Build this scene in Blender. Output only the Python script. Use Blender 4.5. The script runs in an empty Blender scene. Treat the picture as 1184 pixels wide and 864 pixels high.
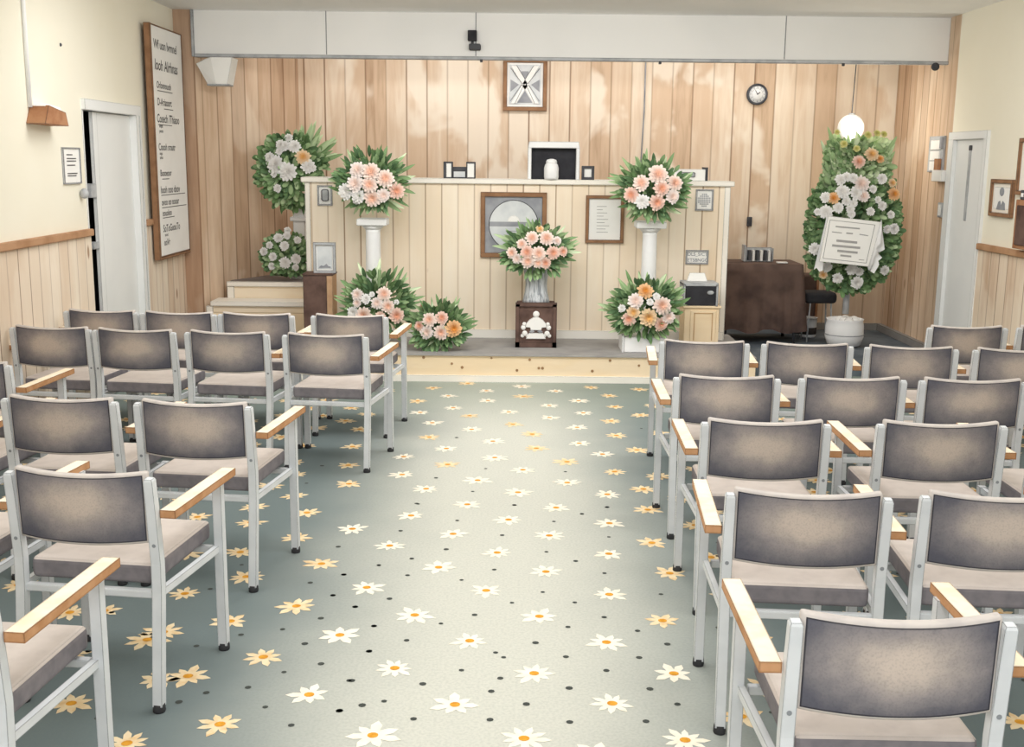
import bpy, bmesh, math, random
from mathutils import Vector, Matrix
random.seed(11)
PI = math.pi
scene = bpy.context.scene
COL = scene.collection
scene.view_settings.view_transform = 'Standard'
scene.view_settings.look = 'None'
scene.view_settings.exposure = 0.0
scene.view_settings.gamma = 1.0

# ---------------------------------------------------------------- helpers
def lin(h):
    h = h.lstrip('#'); r = []
    for i in (0, 2, 4):
        c = int(h[i:i+2], 16) / 255
        r.append(c / 12.92 if c <= .04045 else ((c + .055) / 1.055) ** 2.4)
    return (r[0], r[1], r[2], 1)

class NT:
    def __init__(s, name):
        s.m = bpy.data.materials.new(name); s.m.use_nodes = True
        s.t = s.m.node_tree; s.t.nodes.clear()
        s.out = s.n('ShaderNodeOutputMaterial')
    def n(s, typ, **kw):
        nd = s.t.nodes.new(typ)
        for k, v in kw.items(): setattr(nd, k, v)
        return nd
    def set(s, sock, v):
        if hasattr(v, 'is_output'): s.t.links.new(v, sock)
        else: sock.default_value = v
    def math(s, op, a, b=0.0, c=None, clamp=False):
        nd = s.n('ShaderNodeMath', operation=op, use_clamp=clamp)
        s.set(nd.inputs[0], a); s.set(nd.inputs[1], b)
        if c is not None: s.set(nd.inputs[2], c)
        return nd.outputs[0]
    def mix(s, f, a, b, mode='MIX'):
        nd = s.n('ShaderNodeMix', data_type='RGBA', blend_type=mode)
        s.set(nd.inputs[0], f); s.set(nd.inputs[6], a); s.set(nd.inputs[7], b)
        return nd.outputs[2]
    def obj(s): return s.n('ShaderNodeTexCoord').outputs['Object']
    def sep(s, v):
        nd = s.n('ShaderNodeSeparateXYZ'); s.set(nd.inputs[0], v); return nd.outputs
    def comb(s, x, y, z):
        nd = s.n('ShaderNodeCombineXYZ')
        for i, v in enumerate((x, y, z)): s.set(nd.inputs[i], v)
        return nd.outputs[0]
    def noise(s, v, scale, detail=2.0, rough=.5, dist=0.0):
        nd = s.n('ShaderNodeTexNoise'); s.set(nd.inputs['Vector'], v)
        nd.inputs['Scale'].default_value = scale; nd.inputs['Detail'].default_value = detail
        nd.inputs['Roughness'].default_value = rough; nd.inputs['Distortion'].default_value = dist
        return nd.outputs[0]
    def step(s, v, lo, hi, a=0.0, b=1.0):
        nd = s.n('ShaderNodeMapRange', interpolation_type='SMOOTHSTEP')
        s.set(nd.inputs[0], v)
        for i, q in zip((1, 2, 3, 4), (lo, hi, a, b)): s.set(nd.inputs[i], q)
        return nd.outputs[0]
    def edge(s, col, r, ink, amount=.8):
        # pencilled edge: darkens where a face turns a corner (true geometry, any viewpoint)
        bv = s.n('ShaderNodeBevel', samples=4); bv.inputs['Radius'].default_value = r
        ge = s.n('ShaderNodeNewGeometry')
        dt = s.n('ShaderNodeVectorMath', operation='DOT_PRODUCT')
        s.t.links.new(bv.outputs[0], dt.inputs[0]); s.t.links.new(ge.outputs['Normal'], dt.inputs[1])
        f = s.step(dt.outputs['Value'], .80, .985, amount, 0.0)
        return s.mix(f, col, ink)
    def done(s, col, rough=.8, metal=0.0, emit=None, spec=.2, bump=None):
        b = s.n('ShaderNodeBsdfPrincipled')
        s.set(b.inputs['Base Color'], col); s.set(b.inputs['Roughness'], rough)
        b.inputs['Metallic'].default_value = metal; b.inputs['Specular IOR Level'].default_value = spec
        if emit:
            s.set(b.inputs['Emission Color'], emit[0]); b.inputs['Emission Strength'].default_value = emit[1]
        if bump is not None:
            bp = s.n('ShaderNodeBump'); bp.inputs['Strength'].default_value = bump[1]; bp.inputs['Distance'].default_value = .01
            s.set(bp.inputs['Height'], bump[0]); s.t.links.new(bp.outputs[0], b.inputs['Normal'])
        s.t.links.new(b.outputs[0], s.out.inputs[0]); return s.m

INK = lin('#3f3936')
def paint(name, h, var=.10, scale=6.0, r=0.0, rough=.8, dark=None, emit=0, ink=INK, amt=.95, metal=0.0):
    """plain wash of one colour with soft pigment blooms"""
    k = NT(name); c = lin(h)
    d = lin(dark) if dark else tuple(v * .72 for v in c[:3]) + (1,)
    v = k.obj()
    f = k.step(k.noise(v, scale, 3.0, .55), .35, .75, 0.0, min(1, var * 3))
    col = k.mix(f, c, d)
    if r: col = k.edge(col, r, ink, amt)
    return k.done(col, rough, metal, (c, emit) if emit else None)

def wood(name, axis, light, mid, dark, plank, line=.006, wash=.0, knots=.6, grain=1.0, linecol='#8a6a50', top=None, phase=0.0):
    """vertical boards: plank tone, grain streaks, knots, joints, pale washes"""
    k = NT(name); v = k.obj(); x, y, z = k.sep(v)
    u = {'x': x, 'y': y, 'z': z}[axis]; h = x if axis == 'z' else z
    up = k.math('ADD', k.math('DIVIDE', u, plank), phase + 50.0)
    idx = k.math('FLOOR', up); fr = k.math('FRACT', up)
    wn = k.n('ShaderNodeTexWhiteNoise', noise_dimensions='1D'); k.set(wn.inputs['W'], idx)
    tone = wn.outputs['Value']
    g1 = k.noise(k.comb(k.math('MULTIPLY', u, 9.0), k.math('MULTIPLY', tone, 40.0), k.math('MULTIPLY', h, .8)), 1.6, 4.0, .6, .6)
    g2 = k.noise(k.comb(k.math('MULTIPLY', u, 1.6), 3.7, k.math('MULTIPLY', h, .55)), 1.5, 3.0, .55, .4)
    a = k.math('ADD', k.math('MULTIPLY', tone, .40), k.math('MULTIPLY', g1, .55 * grain))
    a = k.math('ADD', a, k.math('MULTIPLY', g2, .55))
    col = k.mix(k.step(a, .42, .80), lin(light), lin(mid))
    col = k.mix(k.step(a, .80, 1.12), col, lin(dark))
    if wash:
        w1 = k.noise(k.comb(k.math('MULTIPLY', u, 1.0), 9.1, k.math('MULTIPLY', h, .62)), 1.25, 4.0, .5, .5)
        f = k.step(k.math('ADD', w1, k.math('MULTIPLY', k.math('SUBTRACT', tone, .5), .10)), .50, .56, 0.0, wash)
        col = k.mix(f, col, lin('#f6ead8'))
    if knots:
        vo = k.n('ShaderNodeTexVoronoi', feature='F1')
        k.set(vo.inputs['Vector'], k.comb(k.math('MULTIPLY', up, 1.0), 0.0, k.math('MULTIPLY', h, .42 / plank)))
        vo.inputs['Scale'].default_value = .55
        sepc = k.n('ShaderNodeSeparateColor'); k.set(sepc.inputs[0], vo.outputs['Color'])
        f = k.math('MULTIPLY', k.step(vo.outputs['Distance'], .05, .10, knots, 0.0), k.step(sepc.outputs[0], .45, .5))
        col = k.mix(f, col, lin('#9a6f4c'))
    lw = line / plank
    e = k.math('MINIMUM', fr, k.math('SUBTRACT', 1.0, fr))
    wn2 = k.n('ShaderNodeTexWhiteNoise', noise_dimensions='1D'); k.set(wn2.inputs['W'], k.math('ADD', k.math('ROUND', up), 7.3))
    f = k.math('MULTIPLY', k.step(e, lw * .35, lw, 1.0, 0.0), k.math('ADD', k.math('MULTIPLY', wn2.outputs['Value'], .6), .3))
    col = k.mix(f, col, lin(linecol))
    return k.done(col, .75)

class MB:
    """collects shapes and links them as ONE mesh object"""
    def __init__(s): s.b = bmesh.new(); s.c = None
    def _join(s, o, mi=0, smooth=False, M=None):
        me = bpy.data.meshes.new('t')
        for f in o.faces:
            if mi is not None: f.material_index = mi
            f.smooth = smooth
        if M is not None: bmesh.ops.transform(o, matrix=M, verts=o.verts)
        o.to_mesh(me); o.free(); s.b.from_mesh(me); bpy.data.meshes.remove(me)
        return s
    def box(s, x0, x1, y0, y1, z0, z1, mi=0, bev=0.0, seg=2, M=None, top=None):
        o = bmesh.new()
        bmesh.ops.create_cube(o, size=1)
        for v in o.verts:
            v.co = Vector((x0 + (v.co.x + .5) * (x1 - x0), y0 + (v.co.y + .5) * (y1 - y0), z0 + (v.co.z + .5) * (z1 - z0)))
        if bev: bmesh.ops.bevel(o, geom=list(o.edges), offset=bev, segments=seg, profile=.5, affect='EDGES')
        if top is not None:
            o.normal_update()
            for f in o.faces: f.material_index = top if f.normal.z > .6 else mi
            mi = None
        return s._join(o, mi, False, M)
    def tube(s, pts, r, n=10, mi=0, r2=None, caps=True, smooth=True, ph=0.0):
        o = bmesh.new(); pts = [Vector(p) for p in pts]; rings = []
        for i, p in enumerate(pts):
            d = (pts[min(i + 1, len(pts) - 1)] - pts[max(i - 1, 0)]).normalized()
            ref = Vector((1, 0, 0)) if abs(d.x) < .9 else Vector((0, 1, 0))
            b = d.cross(ref).normalized(); a = b.cross(d).normalized()
            rr = r[i] if isinstance(r, (list, tuple)) else r
            rb = r2 if r2 is not None else rr
            rings.append([o.verts.new(p + a * rr * math.cos(2 * PI * j / n + ph) + b * rb * math.sin(2 * PI * j / n + ph)) for j in range(n)])
        for q, w in zip(rings, rings[1:]):
            for j in range(n): o.faces.new((q[j], q[(j + 1) % n], w[(j + 1) % n], w[j]))
        if caps: o.faces.new(rings[0][::-1]); o.faces.new(rings[-1])
        bmesh.ops.recalc_face_normals(o, faces=o.faces)
        me_f = [f for f in o.faces if len(f.verts) == 4]
        for f in o.faces: f.smooth = smooth and len(f.verts) == 4
        me = bpy.data.meshes.new('t')
        for f in o.faces: f.material_index = mi
        o.to_mesh(me); o.free(); s.b.from_mesh(me); bpy.data.meshes.remove(me)
        return s
    def lathe(s, prof, n=32, c=(0, 0), mi=0, smooth=True, fl=None, cap=True):
        o = bmesh.new(); rings = []
        for r, z in prof:
            rings.append([o.verts.new((c[0] + (r + (fl(j / n, z) if fl else 0)) * math.cos(2 * PI * j / n), c[1] + (r + (fl(j / n, z) if fl else 0)) * math.sin(2 * PI * j / n), z)) for j in range(n)])
        for q, w in zip(rings, rings[1:]):
            for j in range(n): o.faces.new((q[j], q[(j + 1) % n], w[(j + 1) % n], w[j]))
        if cap and prof[0][0] > 1e-4: o.faces.new(rings[0][::-1])
        if cap and prof[-1][0] > 1e-4: o.faces.new(rings[-1])
        bmesh.ops.remove_doubles(o, verts=o.verts, dist=1e-5)
        bmesh.ops.recalc_face_normals(o, faces=o.faces)
        return s._join(o, mi, smooth)
    def prism(s, poly, y0, y1, mi=0, M=None):
        """polygon in x,z extruded along y"""
        o = bmesh.new()
        a = [o.verts.new((x, y0, z)) for x, z in poly]; b = [o.verts.new((x, y1, z)) for x, z in poly]
        o.faces.new(a); o.faces.new(b[::-1]); n = len(poly)
        for i in range(n): o.faces.new((a[i], b[i], b[(i + 1) % n], a[(i + 1) % n]))
        bmesh.ops.recalc_face_normals(o, faces=o.faces)
        return s._join(o, mi, False, M)
    def ball(s, c, r, mi=0, sc=(1, 1, 1), u=20, v=12):
        o = bmesh.new(); bmesh.ops.create_uvsphere(o, u_segments=u, v_segments=v, radius=r)
        return s._join(o, mi, True, Matrix.Translation(c) @ Matrix.Diagonal((*sc, 1)))
    def build(s, name, mats, parent=None, loc=(0, 0, 0), rot=(0, 0, 0), smooth_angle=None):
        me = bpy.data.meshes.new(name); s.b.to_mesh(me); s.b.free()
        for m in (mats if isinstance(mats, (list, tuple)) else [mats]): me.materials.append(m)
        o = bpy.data.objects.new(name, me); COL.objects.link(o)
        o.location = loc; o.rotation_euler = rot
        if parent: o.parent = parent
        return o

def tag(o, label=None, cat=None, group=None, kind=None):
    if label: o['label'] = label
    if cat: o['category'] = cat
    if group: o['group'] = group
    if kind: o['kind'] = kind
    return o
def thing(name, label, cat, loc=(0, 0, 0), rz=0, group=None, kind=None):
    o = bpy.data.objects.new(name, None); COL.objects.link(o)
    o.empty_display_size = .1
    o.location = loc; o.rotation_euler = (0, 0, rz)
    return tag(o, label, cat, group, kind)
def copy_tree(o, parent=None):
    c = o.copy(); COL.objects.link(c)
    if parent: c.parent = parent
    for ch in list(o.children): copy_tree(ch, c)
    return c
def text_mesh(name, lines, mat, parent, loc, rot, thick=.0008):
    """lines: (text, x, y, size, shear); one mesh of lettering lying in local x,y"""
    bmj = bmesh.new()
    for t, x, y, sz, sh in lines:
        cu = bpy.data.curves.new('t', 'FONT'); cu.body = t; cu.size = sz; cu.shear = sh; cu.offset = sz * .012
        ob = bpy.data.objects.new('t', cu); COL.objects.link(ob)
        dg = bpy.context.evaluated_depsgraph_get(); dg.update()
        me = bpy.data.meshes.new_from_object(ob.evaluated_get(dg))
        me.transform(Matrix.Translation((x, y, thick)))
        bmj.from_mesh(me); bpy.data.meshes.remove(me)
        bpy.data.objects.remove(ob); bpy.data.curves.remove(cu)
    me = bpy.data.meshes.new(name); bmj.to_mesh(me); bmj.free(); me.materials.append(mat)
    o = bpy.data.objects.new(name, me); COL.objects.link(o); o.parent = parent
    o.location = loc; o.rotation_euler = rot
    return o

# positions of the daisies and dots woven in the carpet (metres), and of blooms in each arrangement
DAISIES = [(-0.36, 9.01), (-0.63, 8.81), (-0.2, 8.72), (0.08, 8.91), (0.35, 8.74), (0.64, 8.9), (1.02, 8.84), (-0.49, 8.51), (-0.71, 8.31), (-0.18, 8.35), (0.09, 8.52), (0.28, 8.2), (0.51, 8.38), (0.76, 8.58), (0.77, 8.18), (-0.43, 8.09), (-0.66, 7.92), (-0.02, 7.97), (-0.3, 7.83), (-0.55, 7.6), (0.27, 7.8), (0.52, 7.96), (0.01, 7.58), (-0.27, 7.42), (0.45, 7.51), (0.7, 7.71), (0.93, 7.91), (-0.54, 7.19), (0.14, 7.3), (-0.12, 7.1), (0.7, 7.29), (0.44, 7.07), (-0.41, 6.9), (0.16, 6.93), (-0.66, 6.69), (-0.1, 6.69), (0.57, 6.8), (0.34, 6.61), (-0.38, 6.52), (0.07, 6.42), (0.61, 6.4), (-0.63, 6.29), (-0.19, 6.19), (0.32, 6.16), (-0.47, 6.01), (0.04, 5.96), (0.53, 5.94), (0.74, 6.05), (-0.23, 5.73), (0.24, 5.69), (-0.51, 5.53), (-0.01, 5.48), (0.5, 5.44), (0.72, 5.67), (-0.28, 5.25), (0.19, 5.24), (-0.57, 5.07), (-0.06, 4.99), (0.46, 4.99), (0.68, 5.15), (-0.32, 4.79), (0.16, 4.75), (-0.61, 4.54), (-0.1, 4.52), (0.42, 4.49), (-0.38, 4.25), (0.12, 4.25), (0.61, 4.22), (-0.65, 4.05), (-0.15, 4.01), (0.37, 4.01), (-0.41, 3.77), (0.09, 3.74), (0.59, 3.75), (-0.18, 3.5), (0.35, 3.52), (-0.43, 3.29), (0.05, 3.28), (0.56, 3.28), (-0.85, 4.82), (-0.87, 4.33), (-0.9, 3.85), (-0.68, 3.56), (-0.93, 3.35), (-0.78, 5.31), (-1.03, 5.17), (-1.05, 5.56), (-1.17, 5.85), (-1.25, 4.96), (-1.15, 4.65), (-1.1, 4.17), (-1.13, 3.69), (-1.36, 4.45), (-1.3, 5.39), (-1.59, 5.47), (-0.91, 6.09), (-0.97, 6.48), (-1.23, 3.66), (-1.37, 3.99), (-1.33, 4.06), (-1.46, 3.48), (-1.76, 4.24), (-1.63, 4.26)]
DOTS = [(-0.74, 4.45), (-0.63, 4.33), (-0.53, 4.14), (-0.39, 4.01), (-0.52, 3.91), (-0.55, 3.67), (-0.49, 3.49), (-0.42, 3.52), (-0.56, 3.45), (-0.31, 3.4), (-0.3, 3.65), (-0.17, 3.76), (-0.27, 4.17), (-0.14, 4.26), (0.01, 4.39), (0.27, 4.4), (-0.05, 3.91), (-0.02, 3.87), (-0.03, 3.7), (-0.06, 3.6), (0.06, 3.51), (0.1, 4.0), (0.21, 3.88), (0.38, 4.25), (0.35, 3.77), (0.21, 3.63), (0.2, 3.39), (-0.06, 3.4), (0.23, 4.15), (0.5, 4.12), (0.6, 4.0), (0.48, 3.88), (0.49, 3.63), (0.57, 3.52), (0.45, 3.4), (0.64, 4.5), (0.42, 4.74), (0.14, 4.51), (-0.21, 4.64), (-0.07, 4.77), (0.17, 5.01), (-0.04, 5.24), (0.22, 5.46), (0.02, 5.73), (-0.27, 5.46), (-0.54, 5.29), (-0.59, 4.81), (-0.73, 4.69), (-0.45, 4.69), (-0.5, 4.42), (0.48, 5.23), (0.51, 5.71), (0.37, 5.59), (0.3, 4.89), (-0.3, 5.03), (-0.45, 4.9), (-0.49, 5.73), (-0.86, 4.59), (-0.74, 4.45), (-0.63, 4.33), (-0.75, 4.21), (-0.88, 4.1), (-0.77, 3.97), (-0.68, 3.8), (-0.8, 3.73), (-0.9, 3.61), (-0.81, 3.47), (-0.7, 3.35), (-0.56, 3.45), (-0.56, 3.67), (-0.52, 3.91), (-0.53, 4.14), (-1.17, 3.94), (-0.81, 5.05), (-0.73, 4.69), (-0.59, 4.81), (-0.15, 6.44), (-0.43, 6.23), (-0.21, 5.97), (-0.5, 5.74), (0.32, 6.39), (0.51, 5.71), (0.37, 5.59), (0.02, 5.73), (0.89, 7.5), (-0.36, 7.19)]
FLOWERS = {
  'TL': [(-0.102, 0.09, 0.056, 'b'), (0.008, 0.073, 0.063, 'p'), (0.123, 0.023, 0.061, 'p'), (-0.122, -0.019, 0.058, 'b'), (-0.004, -0.025, 0.056, 'p'), (-0.204, -0.085, 0.056, 'w'), (0.208, -0.075, 0.056, 'P'), (-0.099, -0.119, 0.048, 'w'), (0.014, -0.136, 0.06, 'p'), (0.105, -0.111, 0.047, 'b'), (-0.122, -0.155, 0.028, 'w')],
  'BACK': [(-0.025, 0.181, 0.048, 'w'), (-0.113, 0.184, 0.038, 'w'), (-0.154, 0.198, 0.036, 'w'), (-0.166, 0.137, 0.031, 'w'), (0.055, 0.083, 0.055, 'o'), (-0.204, 0.017, 0.065, 'w'), (-0.091, -0.05, 0.069, 'w'), (0.099, 0.004, 0.052, 'w'), (-0.256, 0.08, 0.038, 'w'), (-0.217, -0.07, 0.027, 'w'), (0.135, -0.012, 0.031, 'w'), (-0.19, -0.202, 0.031, 'w'), (-0.08, 0.259, 0.031, 'w')],
  'WHITE': [(-0.051, 0.159, 0.036, 'w'), (0.03, 0.181, 0.03, 'w'), (-0.134, 0.091, 0.028, 'w'), (0.01, 0.086, 0.036, 'w'), (-0.193, 0.031, 0.032, 'w'), (-0.101, -0.015, 0.032, 'w'), (0.011, -0.069, 0.043, 'w'), (0.113, -0.034, 0.038, 'w'), (0.126, 0.14, 0.028, 'w'), (-0.118, -0.106, 0.028, 'w'), (0.029, 0.229, 0.026, 'w'), (0.105, -0.114, 0.026, 'w')],
  'BL': [(-0.149, 0.097, 0.042, 'b'), (-0.076, 0.064, 0.035, 'w'), (0.071, 0.106, 0.049, 'p'), (-0.15, 0.03, 0.031, 'b'), (0.015, 0.032, 0.042, 'b'), (0.103, 0.005, 0.046, 'p'), (-0.188, -0.052, 0.042, 'w'), (-0.096, -0.071, 0.057, 'p'), (0.042, -0.079, 0.037, 'P'), (0.171, -0.072, 0.053, 'P'), (-0.153, -0.14, 0.031, 'w'), (-0.033, -0.126, 0.022, 'o'), (0.023, -0.139, 0.037, 'b'), (-0.026, 0.102, 0.02, 'w'), (0.172, 0.039, 0.018, 'w')],
  'SPRAY': [(-0.073, 0.07, 0.049, 'p'), (0.028, 0.086, 0.046, 'P'), (-0.156, 0.019, 0.036, 'P'), (-0.094, -0.032, 0.047, 'b'), (0.021, -0.031, 0.051, 'p'), (0.124, -0.002, 0.058, 'O')],
  'CEN': [(0.029, 0.186, 0.028, 'o'), (-0.035, 0.114, 0.047, 'p'), (0.084, 0.113, 0.052, 'p'), (0.173, 0.09, 0.032, 'b'), (-0.119, 0.063, 0.037, 'p'), (-0.2, -0.01, 0.039, 'p'), (-0.076, -0.001, 0.048, 'P'), (0.021, -0.013, 0.05, 'p'), (0.139, -0.006, 0.048, 'P'), (0.223, 0.004, 0.035, 'P'), (-0.159, -0.057, 0.037, 'b'), (-0.068, -0.075, 0.05, 'p'), (0.018, -0.087, 0.041, 'p'), (0.078, -0.09, 0.041, 'P')],
  'TR': [(0.028, 0.112, 0.068, 'p'), (-0.105, 0.043, 0.055, 'p'), (0.168, 0.046, 0.055, 'p'), (0.059, 0.003, 0.055, 'P'), (-0.182, -0.051, 0.053, 'P'), (0.155, -0.062, 0.049, 'b'), (-0.094, -0.106, 0.051, 'w'), (0.029, -0.11, 0.055, 'P')],
  'BR': [(-0.017, 0.154, 0.054, 'O'), (-0.093, 0.074, 0.054, 'b'), (0.12, 0.039, 0.062, 'p'), (-0.109, -0.016, 0.046, 'o'), (-0.143, -0.073, 0.048, 'P'), (0.013, -0.059, 0.062, 'o'), (0.176, -0.057, 0.048, 'b'), (0.119, -0.115, 0.048, 'P'), (0.074, 0.112, 0.027, 'w'), (-0.202, 0.01, 0.027, 'w'), (0.022, 0.069, 0.025, 'w')],
  'WR': [(-0.236, 0.714, 0.02, 'y'), (0.033, 0.692, 0.026, 'y'), (0.117, 0.708, 0.024, 'y'), (0.181, 0.699, 0.024, 'y'), (0.065, 0.519, 0.047, 'o'), (-0.046, 0.453, 0.045, 'P'), (0.143, 0.481, 0.03, 'O'), (-0.199, 0.295, 0.039, 'w'), (-0.147, 0.319, 0.034, 'w'), (-0.09, 0.31, 0.034, 'w'), (-0.017, 0.261, 0.055, 'b'), (0.17, 0.305, 0.037, 'w'), (-0.178, 0.19, 0.047, 'w'), (-0.051, 0.178, 0.049, 'w'), (0.006, 0.155, 0.043, 'b'), (0.092, 0.215, 0.028, 'w'), (-0.253, 0.132, 0.041, 'O'), (-0.321, 0.136, 0.037, 'w'), (-0.141, 0.108, 0.032, 'w'), (-0.207, 0.047, 0.037, 'w'), (-0.313, 0.007, 0.047, 'w'), (-0.075, 0.085, 0.028, 'w'), (-0.102, 0.035, 0.03, 'w'), (-0.087, -0.011, 0.028, 'w'), (0.08, 0.017, 0.03, 'w'), (0.187, 0.067, 0.032, 'w'), (0.285, 0.172, 0.045, 'O'), (0.268, 0.27, 0.03, 'o'), (0.273, -0.011, 0.028, 'w'), (0.312, -0.136, 0.034, 'w'), (0.244, -0.143, 0.028, 'w'), (0.143, 0.121, 0.024, 'w'), (-0.381, 0.006, 0.026, 'w'), (-0.179, 0.608, 0.026, 'y'), (-0.068, 0.57, 0.024, 'y'), (-0.384, -0.327, 0.041, 'w'), (-0.045, -0.509, 0.041, 'w'), (0.02, -0.63, 0.045, 'w'), (-0.161, -0.592, 0.037, 'w'), (-0.263, -0.491, 0.037, 'w'), (0.029, -0.529, 0.03, 'w'), (0.266, -0.516, 0.034, 'w'), (0.315, -0.137, 0.037, 'w'), (0.253, -0.137, 0.026, 'w'), (-0.289, -0.562, 0.03, 'o')]}
WORLD, CEIL, AISLE, STAGE_FILL, ALC = 1.5, 20, 34, 42, 30
# ---------------------------------------------------------------- materials
M = {}
M['cream'] = paint('cream_plaster', '#f4efde', .10, 1.2, dark='#ebe4cc')
M['white'] = paint('white_plaster', '#f7f6f3', .14, .9, .014, dark='#e6e6e4', amt=.5)
M['door'] = paint('door_white', '#eff0ee', .12, 2.0, .012, dark='#dfe1e1', amt=.55)
M['gap_shade'] = paint('door_gap_shade', '#3b3b3d', .2, 5)
M['dado'] = wood('dado_boards', 'y', '#f1e5d3', '#e3cfb8', '#caab90', .155, .008, .35, .8)
M['alcove'] = wood('alcove_boards', 'y', '#e3ccb3', '#caac90', '#a5856b', .17, .010, .25, .5)
M['back'] = wood('back_boards', 'x', '#efdfca', '#d9bea2', '#b39478', .205, .011, .8, .9, phase=.3)
M['pine'] = wood('pine_boards', 'x', '#f9ecd8', '#f3e1c8', '#e4cbaa', .143, .0085, .2, .95, .8, '#9c7d5e', phase=.42)
M['riser'] = wood('pine_riser', 'z', '#f6e6cc', '#efd9b6', '#e0c199', .4, .004, .2, .9, .8, '#b59a78')
M['rail'] = paint('dado_rail_wood', '#bd9472', .25, 5, .012, dark='#a07653')
M['frame'] = paint('brown_frame_wood', '#9c7658', .25, 9, .014, dark='#7d5c43', amt=.9)
M['ledge'] = paint('pale_ledge', '#f7f2e8', .10, 2, .016, dark='#e3d8c4', amt=.75)
M['skirt'] = paint('white_skirting', '#f3efe6', .1, 2, .009, dark='#e2dccf', amt=.6)
M['grey_skirt'] = paint('grey_skirting', '#9b9894', .2, 3, .01, dark='#7e7c7b')
M['stage'] = paint('grey_stage_carpet', '#a9a6a3', .22, 5, dark='#8d8b8b')
M['slate'] = paint('dark_stage_carpet', '#6f7880', .3, 3, dark='#4b545d')
M['steptop'] = paint('step_top', '#8d8582', .2, 5, .01, dark='#716a69')
M['metal'] = paint('pale_metal', '#d9dcde', .12, 9, .0055, .45, dark='#bcc1c4', amt=.9, ink=lin('#5d5f62'))
M['bolt'] = paint('bolt_metal', '#8d9195', .1, 9, 0, .4)
M['rubber'] = paint('rubber_tip', '#3a3a3c', .1, 9)
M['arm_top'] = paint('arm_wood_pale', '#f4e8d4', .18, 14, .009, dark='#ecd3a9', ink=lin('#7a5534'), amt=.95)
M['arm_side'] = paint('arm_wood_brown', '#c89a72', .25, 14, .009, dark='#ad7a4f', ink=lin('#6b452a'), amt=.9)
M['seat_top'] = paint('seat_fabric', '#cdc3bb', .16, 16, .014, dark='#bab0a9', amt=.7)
M['seat_side'] = paint('seat_side_fabric', '#858083', .25, 14, .012, dark='#69666c', amt=.8)  # side colour darkened partly to stand for shade
M['rim'] = paint('back_rim_fabric', '#cbc3bc', .2, 14, .008, dark='#aea7a6', amt=.8)
M['black'] = paint('soft_black', '#3a3a3e', .25, 8, .006, dark='#2a2a2e')
M['charcoal'] = paint('charcoal', '#55565a', .3, 8, .008, dark='#3c3d42')
M['silver'] = paint('silver_grey', '#bfc1c3', .25, 9, .012, .5, dark='#94989b')
M['paper'] = paint('paper_white', '#f6f5f1', .08, 5, .011, dark='#e6e5e1', amt=.6)
M['ink'] = paint('grey_lettering', '#5c5b5b', .1, 20)
M['pale_ink'] = paint('pale_lettering', '#a9a8a6', .1, 20)
M['greypic'] = paint('grey_wash', '#a4a6ab', .35, 5, dark='#83868c')
M['palepic'] = paint('pale_wash', '#dfe2e2', .35, 5, dark='#c3c8cb')
M['column'] = paint('white_column', '#f7f7f6', .12, 4, .014, dark='#dcdee2', amt=.7)
M['brown'] = paint('dark_brown_wood', '#705950', .3, 7, .016, dark='#4c3a35', ink=lin('#2e2523'), amt=.9)
M['brown_side'] = paint('tan_plinth_side', '#c9a684', .3, 5, .01, dark='#ad8766')
M['cloth'] = paint('brown_cloth', '#6b574e', .35, 4, dark='#493b37')
M['white_cloth'] = paint('white_cloth', '#f5f5f4', .1, 4, .006, dark='#e0e2e6', amt=.5)
M['lampwood'] = paint('orange_brown_wood', '#b38563', .25, 9, .012, dark='#956040')
M['globe'] = paint('lamp_glass', '#fbfaf6', .0, 3, emit=.12)
M['clockface'] = paint('clock_face', '#eeeeec', .1, 6)

# fabric of the chair backs: slate-blue weave blending to tan in the middle
k = NT('two_tone_back_fabric'); v = k.obj(); x, y, z = k.sep(v)
ax = k.math('DIVIDE', x, .185); az = k.math('DIVIDE', k.math('SUBTRACT', z, .70), .098)
d = k.math('SQRT', k.math('ADD', k.math('MULTIPLY', ax, ax), k.math('MULTIPLY', az, az)))
inf = k.n('ShaderNodeObjectInfo')
nz = k.noise(k.n('ShaderNodeVectorMath', operation='ADD').outputs[0], 1.0)
va = k.n('ShaderNodeVectorMath', operation='ADD'); k.set(va.inputs[0], v)
k.set(va.inputs[1], k.comb(k.math('MULTIPLY', inf.outputs['Random'], 9.0), 0.0, 0.0))
n1 = k.noise(va.outputs[0], 11.0, 4.0, .6)
d = k.math('ADD', d, k.math('MULTIPLY', k.math('SUBTRACT', n1, .5), .8))
col = k.mix(k.step(d, .15, 1.0), lin('#c8baae'), lin('#908a8a'))
col = k.mix(k.step(d, .75, 1.55), col, lin('#5d5d66'))
col = k.mix(k.step(k.noise(va.outputs[0], 180.0, 1.0), .45, .7, 0, .14), col, lin('#45444c'))
# stitched seam just inside the rim
u2 = k.math('DIVIDE', x, .224); bow = k.math('SUBTRACT', 1.0, k.math('MULTIPLY', u2, u2))
dt_ = k.math('ABSOLUTE', k.math('SUBTRACT', z, k.math('SUBTRACT', .8015, k.math('MULTIPLY', bow, .012))))
db_ = k.math('ABSOLUTE', k.math('SUBTRACT', z, k.math('SUBTRACT', .5825, k.math('MULTIPLY', bow, .010))))
dx_ = k.math('ABSOLUTE', k.math('SUBTRACT', k.math('ABSOLUTE', x), .2135))
dm_ = k.math('MINIMUM', dx_, k.math('MINIMUM', dt_, db_))
col = k.mix(k.step(dm_, .0012, .0035, .85, 0.0), col, lin('#3b3a3f'))
M['back_fabric'] = k.done(col, .95, spec=.05)

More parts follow.
